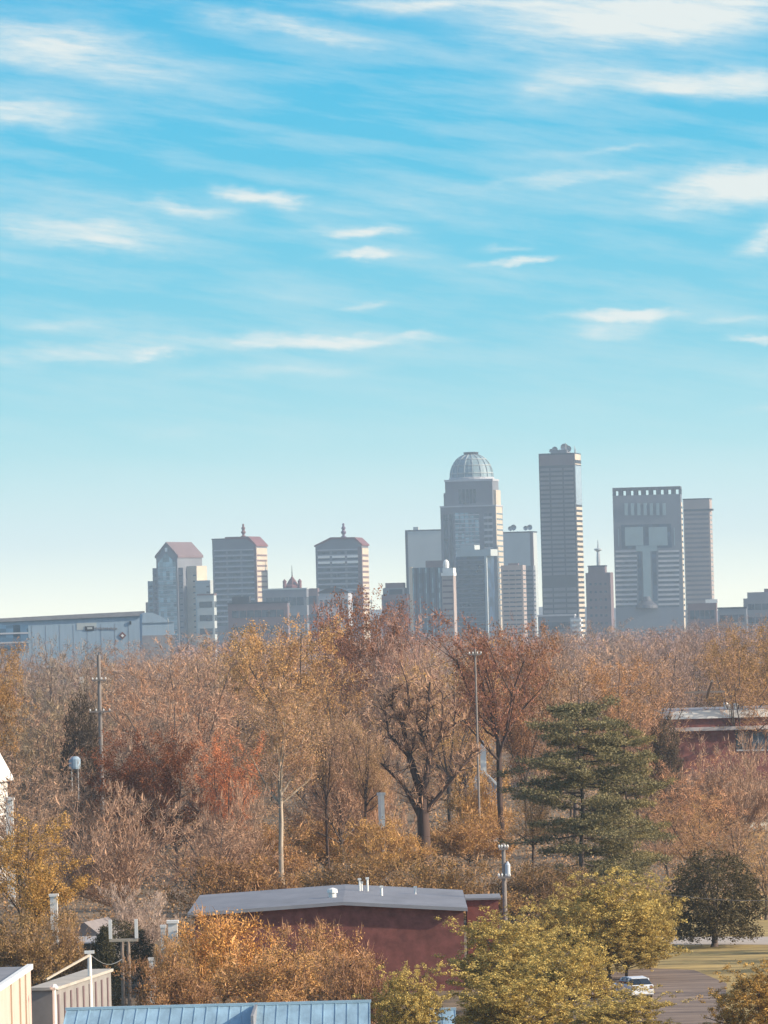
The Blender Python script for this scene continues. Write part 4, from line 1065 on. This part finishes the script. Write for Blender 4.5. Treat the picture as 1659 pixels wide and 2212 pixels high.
def proto(kind, k):
    """(trunk mesh, crown mesh, height, width)"""
    key = (kind, k)
    if key in PROTO: return PROTO[key]
    rng = random.Random(hash(kind) % 1 + sum(map(ord, kind)) * 7 + k * 101); rs = np.random.RandomState(sum(map(ord, kind)) + k * 17)
    extra = []
    if kind == 'bare':
        H, W = 20, 13; sg, tp = skeleton(rng, H, W, .22, 9, .9, .35, .30, kids=5)
        tr = limbs_mesh([s for s in sg if s[4] <= 2], 5, M_bark, 'trunk', rs); cr = twigs(tp, sg, rs, 5, (.5, 1.35), .055, .3, M_twig)
        extra = [('twig', leaves(np.array([t[0] for t in tp]), rs, 9, (.42, .42, .4), .24, M_twig))]
    elif kind == 'upright':
        H, W = 15, 11; sg, tp = skeleton(rng, H, W, .12, 13, .55, 1.1, .2, kids=4)
        tr = limbs_mesh([s for s in sg if s[4] <= 2], 5, M_twig, 'trunk', rs); cr = twigs(tp, sg, rs, 5, (.6, 1.6), .05, .9, M_twig, .45)
        extra = [('twig', leaves(np.array([t[0] for t in tp]), rs, 7, (.35, .35, .4), .20, M_twig))]
    elif kind == 'leafy':
        H, W = 20, 13; sg, tp = skeleton(rng, H, W, .25, 8, .9, .3, .3, kids=4)
        tr = limbs_mesh([s for s in sg if s[4] <= 2], 5, M_bark, 'trunk', rs)
        C = np.array([t[0] for t in tp] + [tuple((np.array(s[0]) + np.array(s[1])) / 2) for s in sg if s[4] >= 2])
        cr = leaves(C, rs, 34, (.36, .36, .32), .23, M_leaf)
    elif kind == 'sparse':
        H, W = 20, 13; sg, tp = skeleton(rng, H, W, .25, 8, .9, .35, .3, kids=5)
        tr = limbs_mesh([s for s in sg if s[4] <= 2], 5, M_bark, 'trunk', rs)
        C = np.array([t[0] for t in tp]); cr = leaves(C, rs, 15, (.5, .5, .4), .22, M_leaf)
        extra = [('twig', twigs(tp, sg, rs, 3, (.5, 1.3), .05, .3, M_twig))]
    elif kind == 'shrub':
        H, W = 5, 7; sg, tp = skeleton(rng, H, W, .08, 11, .9, .4, .12, kids=4)
        tr = limbs_mesh([s for s in sg if s[4] <= 2], 4, M_bark, 'trunk', rs)
        C = np.array([t[0] for t in tp]); C[:, 2] = np.maximum(C[:, 2], .25); cr = leaves(C, rs, 42, (.24, .24, .22), .15, M_leaf)
        extra = [('twig', twigs(tp, sg, rs, 3, (.4, 1.0), .035, .5, M_twig))]
    elif kind == 'olive':
        H, W = 10, 9; sg, tp = skeleton(rng, H, W, .2, 9, .9, .35, .2, kids=5)
        tr = limbs_mesh([s for s in sg if s[4] <= 2], 5, M_bark, 'trunk', rs)
        C = np.array([t[0] for t in tp] + [tuple((np.array(s[0]) + np.array(s[1])) / 2) for s in sg if s[4] >= 2])
        q = []
        while len(q) < 150:
            v_ = rs.normal(0, 1, 3); v_ /= np.linalg.norm(v_); rr = rs.uniform(.6, 1.0) * (.9 + .14 * math.sin(v_[0] * 7 + k) * math.cos(v_[1] * 6))
            if v_[2] > -.75: q.append((v_[0] * rr * W / 2, v_[1] * rr * W / 2, H * .5 + v_[2] * rr * H * .48))
        cr = leaves(np.concatenate([C, np.repeat(np.array(q), 4, 0) + rs.normal(0, .36, (600, 3))]), rs, 34, (.145, .145, .11), .17, M_leaf, flat=.3)
    elif kind == 'round':
        H, W = 8.5, 7.2; sg, tp = skeleton(rng, H, W * .8, .18, 9, .9, .1, .22, kids=3)
        tr = limbs_mesh([s for s in sg if s[4] <= 1], 6, M_bark, 'trunk', rs)
        C = []
        while len(C) < 1500:
            p = rs.uniform(-1, 1, 3); q = p[0] ** 2 + p[1] ** 2
            zz = (p[2] + 1) / 2; rad = math.sqrt(max(0, 1 - (max(0, (zz - .3)) / .72) ** 2)) * (.93 + .1 * math.sin(p[0] * 9 + p[1] * 7 + zz * 11))
            if math.sqrt(q) < rad and (math.sqrt(q) > rad * .55 or rs.rand() < .3): C.append((p[0] * W / 2, p[1] * W / 2, 1.1 + zz * (H - 1.3) - .45 * (zz < .1) * rs.rand()))
        cr = leaves(np.array(C), rs, 14, (.16, .16, .16), .17, M_needle)
    elif kind == 'pine':
        H, W = 20, 15; segs = []; C = []; z = 0; p = np.zeros(3)
        for i in range(14):
            q = np.array([math.sin(i * .8) * .12, math.cos(i * .6) * .1, H * (i + 1) / 14]); segs.append((p, q, .34 * (1 - i / 15), .34 * (1 - (i + 1) / 15), 0)); p = q
        z = 2.4
        while z < H - .4:
            if rng.random() < .16: z += rng.uniform(.5, .9)
            t = (z - 3.6) / (H - 3.6); R = W / 2 * (1.0 - .22 * t ** 3)
            if t > .85: R *= (1.0 - (t - .85) * 3.6)
            for j in range(4):
                a = rng.uniform(0, 6.283); ln = max(.6, R * rng.choice((rng.uniform(.4, .8), rng.uniform(.75, 1.15)))); e = rng.uniform(-.30, .24); pp = np.array([0, 0, z + rng.uniform(-.6, .6)]); n = 5; r = .10
                dr = np.array([math.cos(a), math.sin(a), e])
                for s_ in range(n):
                    qq = pp + dr * ln / n + np.array([0, 0, .03 * s_]); segs.append((pp, qq, r, r * .75, 1)); r *= .75
                    lat = np.array([-math.sin(a), math.cos(a), 0]); wd = ln * .26 * math.sin(math.pi * (s_ + 1.3) / (n + 1.6))
                    if s_ >= 1:
                        for _ in range(9): C.append(qq + lat * rng.uniform(-wd, wd) + dr * rng.uniform(-.5, .3) * ln / n + np.array([0, 0, rng.uniform(-.05, .16)]))
                    pp = qq
            z += rng.uniform(.5, 1.05)
        tr = limbs_mesh([(tuple(a), tuple(b), c, d, l) for a, b, c, d, l in segs], 5, M_bark, 'trunk', rs)
        cr = leaves(np.array(C), rs, 20, (.30, .30, .19), .22, M_needle, flat=.25)
    elif kind == 'ever':
        H, W = 12, 6; C = []
        while len(C) < 1100:
            zz = rs.rand(); rad = (1 - zz) ** .7 * (.85 + .15 * math.sin(zz * 40)); a = rs.rand() * 6.283; rr = rad * math.sqrt(rs.uniform(.3, 1))
            C.append((rr * math.cos(a) * W / 2, rr * math.sin(a) * W / 2, .3 + zz * (H - .3)))
        tr = limbs_mesh([((0, 0, 0), (0, 0, H * .9), .2, .04, 0)], 6, M_bark, 'trunk', rs); cr = leaves(np.array(C), rs, 12, (.2, .2, .15), .22, M_needle)
    elif kind in ('high', 'pale'):
        H, W = 26, 12; sg, tp = skeleton(rng, H, W, .48, 9, .85, .5, .38, kids=5)
        tr = limbs_mesh([s for s in sg if s[4] <= 2], 6, M_bark if kind == 'high' else leafmat('pale_bark', (.27, .215, .165), (.44, .36, .27), 0, 1.2), 'trunk', rs)
        C = np.array([t[0] for t in tp]); cr = leaves(C, rs, 36, (.62, .62, .55), .22, M_leaf)
        extra = [('twig', twigs(tp, sg, rs, 4, (.5, 1.2), .05, .4, M_twig))]
    elif kind == 'gnarled':
        H, W = 20, 13
        pts = [((0, 0, 0), (.1, 0, 4.2), 1.0, .76), ((.1, 0, 4.2), (0, 0, 8.2), .76, .64),
               ((0, 0, 8.2), (-1.4, .3, 12.2), .48, .38), ((-1.4, .3, 12.2), (-2.1, .3, 15.5), .36, .26), ((-2.1, .3, 15.5), (-1.2, .2, 17.2), .22, .16), ((-1.2, .2, 17.2), (-1.5, 0, 20), .15, .08),
               ((-1.4, .3, 12.2), (-3.8, 0, 14.5), .24, .16), ((-3.8, 0, 14.5), (-4.2, 0, 17.5), .14, .07), ((-2.1, .3, 15.5), (-3.3, .3, 17.2), .18, .12), ((-3.3, .3, 17.2), (-3.2, .1, 19), .12, .06),
               ((0, 0, 8.2), (1.0, -.3, 12.0), .46, .36), ((1.0, -.3, 12), (.9, 0, 15.8), .34, .24), ((.9, 0, 15.8), (1.3, 0, 19.6), .22, .10), ((1.0, -.3, 12), (2.6, 0, 14.4), .26, .18), ((2.6, 0, 14.4), (2.8, .2, 18.4), .17, .08),
               ((.1, 0, 5.5), (-2.2, .5, 9.4), .34, .22), ((-2.2, .5, 9.4), (-4.8, .3, 11.6), .2, .1), ((.05, 0, 6.4), (2.4, -.4, 8.6), .30, .2), ((2.4, -.4, 8.6), (4.8, -.6, 11.0), .2, .11), ((4.8, -.6, 11), (6.2, 0, 12.4), .11, .06),
               ((2.6, 0, 14.4), (4.6, .4, 15.6), .14, .08), ((-1.4, .3, 12.2), (-.4, 1.4, 15), .2, .12), ((-.4, 1.4, 15), (-.2, 1.2, 18.5), .12, .06), ((1, -.3, 12), (0, -1.5, 15), .2, .1)]
        sg = [(a, b_, r1, r2, 0) for a, b_, r1, r2 in pts]; tp = []
        for a, b_, r1, r2 in pts[3:]:
            for _ in range(13):
                t = rng.random(); p = Vector(a).lerp(Vector(b_), t); d = Vector((rng.gauss(0, .8), rng.gauss(0, .8), rng.uniform(.2, 1.1))).normalized(); q = p + d * rng.uniform(.8, 2.4)
                sg.append((tuple(p), tuple(q), .07, .03, 2)); tp.append((tuple(q), tuple(d), 3)); tp.append((tuple(p.lerp(q, .5)), tuple(d), 3))
        tr = limbs_mesh(sg, 8, M_bark, 'trunk', rs); cr = twigs(tp, sg, rs, 4, (.4, 1.3), .05, .5, M_twig, .7)
    PROTO[key] = (tr, cr, H, W, extra)
    return PROTO[key]


TR = random.Random(99)


def tree(name, label, kind, k, u, vtop, Y, wD, tint, trunk_tint=(1, 1, 1), group=None, rz=None, loc=None, cat='tree'):
    tr, cr, H, W, extra = proto(kind, k)
    p = at(u, vtop, Y)
    if loc is None: loc = (p.x - math.sin(ROLL) * 0, Y, 0)
    h = p.z; w = wD * Y / F
    r = empty(name, loc, TR.uniform(0, 6.28) if rz is None else rz); r.scale = (w / W, w / W, h / H)
    tag(r, label, cat, group)
    for nm, me, c in [('trunk', tr, trunk_tint), ('crown', cr, tint)] + [(n_, m_, tint) for n_, m_ in extra]:
        o = bpy.data.objects.new(nm, me); col.objects.link(o); o.parent = r; o.color = (*c, 1)
    return r


GOLD = (1.45, 1.05, .65); ORANGE = (1.25, .86, .62); TAN = (1.25, 1.0, .85); GREY = (.85, .84, .82); PINK = (1.05, .86, .76); PURP = (.86, .74, .74); MAROON = (.62, .36, .33)
RED = (1.15, .48, .42); CORAL = (1.75, .72, .58); BROWN = (1.0, .78, .66); OLIVE = (1.0, 1.0, .55); DKOL = (.62, .66, .5); YEL = (1.5, 1.25, .5)
HT = [
    # near
    ('olive_tree', 'large yellow-green leafy tree left above the road, between the pine and round dark tree', 'olive', 0, 1310, 1885, 425, 260, (1.32, 1.30, .80)),
    ('olive_tree', 'yellow-green tree before the right end of the brick hall', 'olive', 1, 1085, 1965, 392, 250, (1.32, 1.30, .80)),
    ('olive_tree', 'yellow-green tree spreading over the bottom edge in the middle right', 'olive', 2, 1120, 2075, 350, 300, (1.32, 1.30, .80)),
    ('olive_tree', 'yellow-green bush right of the blue metal roof', 'olive', 0, 880, 2085, 348, 170, (1.32, 1.30, .80)),
    ('olive_tree', 'yellow-green bush just below the white car', 'olive', 1, 1340, 2141, 345, 270, (1.32, 1.30, .80)),
    ('olive_tree', 'yellow-green tree between the white car and the brick hall annex', 'olive', 2, 1230, 2010, 380, 230, (1.32, 1.30, .80)),
    ('olive_tree', 'brownish olive bush in the lower right corner', 'olive', 0, 1640, 2080, 345, 225, (1.2, .98, .55)),
    ('golden_shrub', 'bright golden shrub before the left end of the brick hall', 'shrub', 0, 480, 1985, 402, 240, (1.6, 1.12, .62)),
    ('golden_shrub', 'orange-brown twiggy shrub before the middle of the brick hall wall', 'shrub', 1, 710, 2005, 396, 200, (1.25, .92, .68)),
    ('golden_shrub', 'golden brown shrub above the middle of the blue metal roof', 'shrub', 2, 600, 2060, 385, 240, (1.3, .98, .66)),
    ('brown_shrub', 'brown low shrub behind the left end of the blue metal roof', 'shrub', 1, 370, 2080, 372, 190, (.85, .62, .48)),
    ('brown_shrub', 'purplish brown shrub at the right end of the blue metal roof', 'shrub', 0, 760, 2070, 365, 140, (.9, .66, .55)),
    ('golden_tree', 'round golden olive tree at the lower left edge', 'leafy', 0, 62, 1765, 452, 215, (1.3, 1.0, .55)),
    ('brown_shrub', 'dull brown shrub under the round golden tree at the left edge', 'shrub', 2, 60, 1985, 425, 200, (.85, .7, .5)),
    ('round_evergreen', 'dark round evergreen tree with short trunk standing on the lawn', 'round', 0, 1538, 1832, 462, 235, (.56, .50, .44)),
    ('dark_evergreen', 'dark evergreen bush wrapping the two-pole white frame', 'ever', 0, 225, 2005, 402, 110, (.55, .55, .5)),
    ('bare_tree', 'small pale grey bare tree behind the two-pole white frame', 'upright', 1, 290, 1920, 462, 140, (1.25, 1.22, 1.28)),
    ('maroon_tree', 'dark maroon tree touching the left side of the coral red tree', 'leafy', 2, 375, 1592, 598, 190, (.62, .32, .29)),
    ('brown_shrub', 'brown shrub masking the foot of the left chimney stack', 'shrub', 1, 128, 1978, 428, 100, (1.0, .82, .62)),
    ('brown_shrub', 'small golden brown shrub at the foot of the wide white gatepost', 'shrub', 0, 372, 2036, 386, 100, (1.2, .92, .62)),
    ('brown_shrub', 'dark brown brush between the transformer pole and the pine foot', 'shrub', 2, 1150, 1875, 505, 190, (.62, .5, .40)),
    ('brown_shrub', 'dark brown brush under the left half of the pine', 'shrub', 1, 1230, 1880, 512, 190, (.58, .5, .40)),
    ('slender_tree', 'tall slender dark-trunked tree midway between pale trunk and gnarled tree', 'high', 0, 700, 1530, 606, 110, (1.0, .84, .74)),
    ('slender_tree', 'tall slender dark-trunked tree just left of the very bright chimney', 'high', 2, 785, 1560, 603, 110, (1.05, .88, .74)),
    ('bare_tree', 'grey-brown bare tree in front of the small tank, left of the maroon tree', 'bare', 2, 172, 1650, 605, 120, (.95, .84, .78)),
    # middle
    ('pine_tree', 'tall spreading dark green pine tree with tiered branches', 'pine', 0, 1250, 1508, 530, 345, (1.1, 1.08, .92)),
    ('bare_tree', 'pinkish bare tree with many upright pale stems below the maroon tree', 'upright', 0, 255, 1712, 525, 320, (.98, .80, .71)),
    ('bare_tree', 'brown bare tree right of the upright-stemmed pinkish one, above golden shrub', 'bare', 1, 450, 1750, 505, 260, BROWN),
    ('bare_tree', 'pinkish bare tree left of the pale-trunked tree', 'upright', 2, 500, 1700, 545, 150, PINK),
    ('maroon_tree', 'dark maroon leafy tree in the left middle', 'leafy', 1, 270, 1588, 600, 210, (.60, .30, .28)),
    ('coral_tree', 'coral red tree with upright branches beside the maroon tree', 'leafy', 0, 490, 1588, 596, 140, (1.55, .80, .68)),
    ('pale_trunk_tree', 'tree with a tall straight pale trunk left of the middle', 'pale', 0, 597, 1480, 570, 190, TAN),
    ('bare_tree', 'bare tree with slender dark trunks left of the gnarled tree', 'bare', 2, 735, 1545, 610, 230, BROWN),
    ('bare_tree', 'slim bare tree just left of the very bright chimney', 'upright', 1, 800, 1600, 615, 140, TAN),
    ('gnarled_tree', 'thick dark gnarled bare tree in the centre of the woods', 'gnarled', 0, 905, 1465, 597, 235, TAN),
    ('bare_tree', 'yellowish bare tree right behind the gnarled tree', 'sparse', 1, 965, 1412, 700, 250, (1.3, 1.0, .6)),
    ('red_tree', 'tall dark-trunked tree with a dull red crown left of the pine', 'high', 0, 1072, 1342, 640, 240, (.82, .50, .46)),
    ('dark_tree', 'dark bare trunk rising at the left foot of the pine', 'high', 1, 1140, 1700, 545, 100, (.6, .5, .4)),
    ('bare_tree', 'orange-brown bare tree between the pine and the brick school windows', 'bare', 0, 1490, 1640, 600, 210, ORANGE),
    ('bare_tree', 'pinkish bare tree before the brick school windows', 'upright', 2, 1590, 1600, 640, 190, PINK),
    ('golden_tree', 'golden brown tree above the round dark evergreen', 'sparse', 2, 1500, 1720, 560, 190, (1.25, .95, .66)),
    ('golden_tree', 'golden brown tree at the right edge beside the round dark evergreen', 'sparse', 0, 1650, 1800, 500, 150, (1.2, .95, .66)),
    ('bare_tree', 'brown bare tree right of the pine foot, beyond the yellow-green tree', 'bare', 3, 1440, 1740, 570, 130, BROWN),
    ('bare_tree', 'grey-brown bare tree at left above the round golden tree', 'bare', 0, 80, 1640, 580, 260, (1.0, .82, .72)),
    ('bare_tree', 'grey bare tree between left house gable and maroon tree', 'bare', 1, 150, 1660, 600, 150, PINK),
    ('brown_shrub', 'tan brush under the slender dark trunks', 'shrub', 0, 700, 1770, 620, 200, (1.15, .85, .55)),
    ('brown_shrub', 'tan brush at the right foot of the gnarled tree', 'shrub', 1, 1010, 1760, 625, 190, (1.15, .85, .55)),
    ('brown_shrub', 'tan brush around the pale straight trunk', 'shrub', 2, 590, 1790, 590, 180, (1.1, .8, .55)),
    ('brown_shrub', 'tan brush around the foot of the bright chimney', 'shrub', 0, 828, 1778, 592, 150, (1.3, 1.0, .6)),
    ('brown_shrub', 'brown brush behind the grey roof ridge of the brick hall', 'shrub', 1, 760, 1860, 520, 240, (.8, .62, .42)),
    ('brown_shrub', 'brown brush behind the right half of the brick hall roof', 'shrub', 2, 980, 1865, 500, 230, (.8, .62, .42)),
    ('brown_shrub', 'brown brush left behind the brick hall roof', 'shrub', 0, 520, 1860, 500, 230, (.85, .62, .45)),
    ('olive_tree', 'yellow-green tree top just below the pine foot', 'olive', 1, 1215, 1925, 440, 170, (1.22, 1.2, .78)),
    ('olive_tree', 'yellow-green tree left of the round dark evergreen', 'olive', 0, 1400, 1900, 435, 130, (1.22, 1.2, .78)),
    ('brown_shrub', 'tan brush hiding the foot of the white steeple', 'shrub', 2, 1045, 1676, 655, 120, (1.3, .98, .6)),
    ('bare_tree', 'grey-brown bare tree hiding the lower wall of the white gabled house', 'bare', 2, 40, 1690, 545, 200, (.95, .8, .7)),
    ('bare_tree', 'rusty bare tree just right of the pine, low', 'bare', 1, 1540, 1690, 660, 190, ORANGE),
    ('bare_tree', 'pinkish bare tree under the brick school at the right edge', 'bare', 0, 1640, 1680, 700, 190, PINK),
    ('bare_tree', 'brown low bare tree right above the round dark evergreen', 'sparse', 1, 1590, 1765, 545, 170, BROWN),
    ('bare_tree', 'brown bare tree squeezed between pine and golden brown tree', 'bare', 2, 1430, 1680, 640, 150, BROWN),
    ('pine_tree', 'smaller olive green pine merging into the right side of the tall pine', 'pine', 1, 1348, 1565, 548, 225, (1.45, 1.36, 1.0)),
    ('round_evergreen', 'dark round bush right behind the two-pole white frame', 'round', 1, 262, 1985, 430, 150, (.5, .5, .45)),
    ('maroon_tree', 'maroon tree with dense crown right of the reddish brown treetop', 'leafy', 0, 815, 1308, 900, 170, (.68, .40, .38)),
    ('olive_tree', 'yellow-green tree behind the white car, reaching to the road', 'olive', 2, 1350, 1990, 424, 170, (1.25, 1.22, .75)),
    ('maroon_tree', 'rusty maroon tree at the foot of the second finial tower, left side', 'sparse', 0, 700, 1318, 900, 150, (.95, .50, .42)),
    ('golden_tree', 'golden brown tree at the foot of the left finial tower', 'sparse', 1, 580, 1352, 870, 150, (1.3, .92, .6)),
    ('bare_tree', 'pinkish bare tree at the foot of the dark blue glass block', 'bare', 3, 905, 1338, 880, 170, (1.1, .82, .76)),
    ('red_tree', 'dull red tree blending into the right side of the tall red crown', 'leafy', 0, 1125, 1352, 690, 130, (.92, .62, .56)),
    ('bare_tree', 'dusty brown bare tree at the foot of the gabled tower', 'bare', 1, 450, 1372, 840, 170, (1.1, .88, .76)),
    # back
    ('golden_tree', 'large golden orange tree in the middle left, before the second finial tower', 'leafy', 0, 650, 1345, 850, 230, (1.35, 1.02, .72)),
    ('golden_tree', 'golden tan tree left of the large golden orange tree', 'leafy', 2, 520, 1372, 880, 200, (1.2, .98, .74)),
    ('maroon_tree', 'reddish brown tall tree topping the woods under the second finial tower', 'leafy', 1, 755, 1283, 930, 200, (.70, .42, .38)),
    ('maroon_tree', 'reddish brown tree between the second finial tower and dark blue glass block', 'sparse', 2, 850, 1305, 960, 150, (.9, .5, .42)),
    ('bare_tree', 'purplish bare tree below the reddish brown treetop', 'bare', 1, 815, 1385, 800, 190, PURP),
    ('bare_tree', 'pinkish bare tree left behind the tall red crown', 'bare', 2, 905, 1395, 830, 170, PINK),
    ('bare_tree', 'tan bare tree below the gap between gabled tower and left finial tower', 'bare', 0, 410, 1385, 860, 210, TAN),
    ('bare_tree', 'orange tan bare tree right of the two-armed pole', 'bare', 3, 320, 1440, 780, 190, ORANGE),
    ('bare_tree', 'brown bare tree before the big hall at left', 'bare', 1, 185, 1395, 850, 150, GREY),
    ('bare_tree', 'grey bare tree before the glazed left part of the hall', 'bare', 2, 105, 1385, 870, 140, GREY),
    ('golden_tree', 'golden brown tree at the left edge below the hall', 'leafy', 1, 15, 1405, 790, 110, (1.05, .78, .5)),
    ('bare_tree', 'dark olive grey tree left of the two-armed pole', 'bare', 0, 95, 1480, 720, 190, (.8, .76, .62)),
    ('dark_evergreen', 'dark purplish evergreen left of the two-armed pole', 'round', 1, 172, 1490, 690, 100, (.55, .45, .5)),
    ('bare_tree', 'orange bare tree below the left finial tower, lower down', 'bare', 2, 420, 1480, 700, 220, (1.25, .88, .7)),
    ('bare_tree', 'brown bare tree behind the coral and maroon trees', 'bare', 3, 350, 1500, 690, 170, (1.15, .85, .72)),
    ('bare_tree', 'pale tan leafy tree above the pine, below the wide tower', 'leafy', 0, 1335, 1425, 850, 160, (1.2, .82, .62)),
    ('bare_tree', 'pinkish brown bare tree below the tallest flat tower', 'bare', 0, 1240, 1372, 980, 170, PINK),
    ('bare_tree', 'purple bare tree below the striped tower', 'bare', 2, 1445, 1375, 930, 150, PURP),
    ('golden_tree', 'golden olive tree at the right edge above the brick school', 'leafy', 1, 1590, 1362, 975, 170, (1.0, .74, .45)),
    ('golden_tree', 'golden brown tree cut by the right edge above the brick school', 'leafy', 2, 1670, 1352, 990, 130, (1.1, .8, .5)),
    ('bare_tree', 'pale tan bare tree at the upper left of the pine', 'bare', 3, 1225, 1465, 720, 130, (1.3, 1.1, .85)),
    ('bare_tree', 'pale pinkish tree at the upper right of the pine', 'bare', 1, 1370, 1500, 700, 140, (1.35, 1.0, .8)),
    ('dark_evergreen', 'dark evergreen left of the white-edged brick building', 'round', 2, 1432, 1540, 700, 90, (.6, .5, .55)),
    ('bare_tree', 'pinkish bare tree between the red crown and pine top', 'bare', 0, 1165, 1500, 760, 130, BROWN),
]
for t in HT:
    rz = 0.0 if t[2] in ('gnarled',) else None
    ttint = (1, 1, 1)
    if t[2] == 'gnarled' or t[2] == 'high': ttint = (.72, .64, .64)
    if t[2] in ('upright',): ttint = t[8]
    tree(*t, trunk_tint=ttint, rz=rz)

for i_, (u, Yt, wD, vt) in enumerate(((1800, 452, 170, 1850), (1870, 428, 190, 1900), (1790, 404, 150, 2000), (1960, 440, 200, 1820))):
    tree('roadside_tree', 'brown tree on the lawn just outside the right edge', 'bare', i_ % 4, u, vt, Yt, wD, BROWN, group='trees beyond the right edge')
ZONES = [(250, 'in line with the blue-grey hall'), (400, 'below the gabled tower'), (590, 'below the left finial tower'), (830, 'below the right finial tower'), (1120, 'below the domed tower'),
         (1262, 'below the tallest flat tower'), (1330, 'below the brown block'), (1476, 'below the wide T-fronted tower'), (9999, 'below the skyline right end')]
PAL = [('pinkish', PINK, 'bare'), ('brown', BROWN, 'bare'), ('dark', (.68, .56, .56), 'bare'), ('purplish', PURP, 'bare'), ('tan', (1.15, .92, .78), 'bare'), ('rusty', (.95, .72, .60), 'sparse'), ('greyish', (.95, .86, .82), 'bare'), ('orange-brown', (1.12, .84, .64), 'sparse')]
FR = random.Random(31)
ROWS = [(700, 15, 'front'), (790, 15, 'front'), (900, 15, 'front'), (1020, 14, 'middle'), (1160, 14, 'middle'), (1330, 15, 'middle'), (1530, 16, 'back'), (1780, 18, 'back'), (2080, 21, 'back'), (2400, 25, 'farthest')]
for (Y, sp, row) in ROWS:
    hw = Y * .078; x = -hw + FR.uniform(0, sp)
    while x < hw:
        yy = Y + FR.uniform(-25, 25); u = x / Y * F + 829.5
        hh = FR.uniform(15.5, 21.5) if Y < 950 else (FR.choice((FR.uniform(17, 21), FR.uniform(21, 25))) if Y < 1400 else FR.choice((FR.uniform(15, 19), FR.uniform(20, 25))))
        if u > 1380 and Y < 900: hh = min(hh, at(u, 1665, yy).z)
        cn, tint, kind = FR.choice(PAL)
        k = [z for m_, z in ZONES if u < m_][0]
        j = FR.uniform(.68, 1.22); tint = tuple(c * j for c in tint)
        tr, cr, H, W, extra = proto(kind, FR.randrange(4 if kind == 'bare' else 3))
        r = empty('woodland_tree', (x, yy, 0), FR.uniform(0, 6.28)); w = FR.uniform(12, 17); r.scale = (w / W, w / W, hh / H)
        tag(r, f'{cn} {"bare" if kind == "bare" else "half-leaved"} tree in the {row} rows of the woods, {k}', 'tree', f'trees in the {row} rows of the woods')
        for nm, me, c in [('trunk', tr, (1, 1, 1)), ('crown', cr, tint)] + [(n_, m_, tint) for n_, m_ in extra]:
            o = bpy.data.objects.new(nm, me); col.objects.link(o); o.parent = r; o.color = (*c, 1)
        x += sp * FR.uniform(.7, 1.25)

# far-off woods before the city: one mass of twiggy clumps
rs = np.random.RandomState(5); n = 5200
yy = rs.uniform(2650, 4300, n); xx = rs.uniform(-1, 1, n) * yy * .085; zz = rs.uniform(2, 13, n) + 3 * np.sin(xx / 37) * np.cos(yy / 61)
me = leaves(np.stack([xx, yy, zz], 1), rs, 9, (2.2, 2.2, 1.6), 1.5, M_twig)
o = bpy.data.objects.new('distant_woods', me); col.objects.link(o); o.color = (.75, .55, .55, 1)
tag(o, 'purplish far-off woods massed at the foot of the skyline', 'woods', kind='stuff')
# brush covering the woodland floor
n = 9000; yy = rs.uniform(480, 1500, n); xx = rs.uniform(-1, 1, n) * yy * .08
keep = ~((yy < 500) & (xx > 26) & (xx / yy * F > 560)) & ~((yy < 500) & (xx / yy * F > 100))
C = np.stack([xx, yy, rs.uniform(.2, 2.2, n)], 1)[keep]
me = leaves(C, rs, 26, (.8, .8, .45), .26, M_twig)
o = bpy.data.objects.new('undergrowth', me); col.objects.link(o); o.color = (.9, .7, .5, 1)
tag(o, 'brown dry undergrowth covering the floor of the woods', 'undergrowth', kind='stuff')
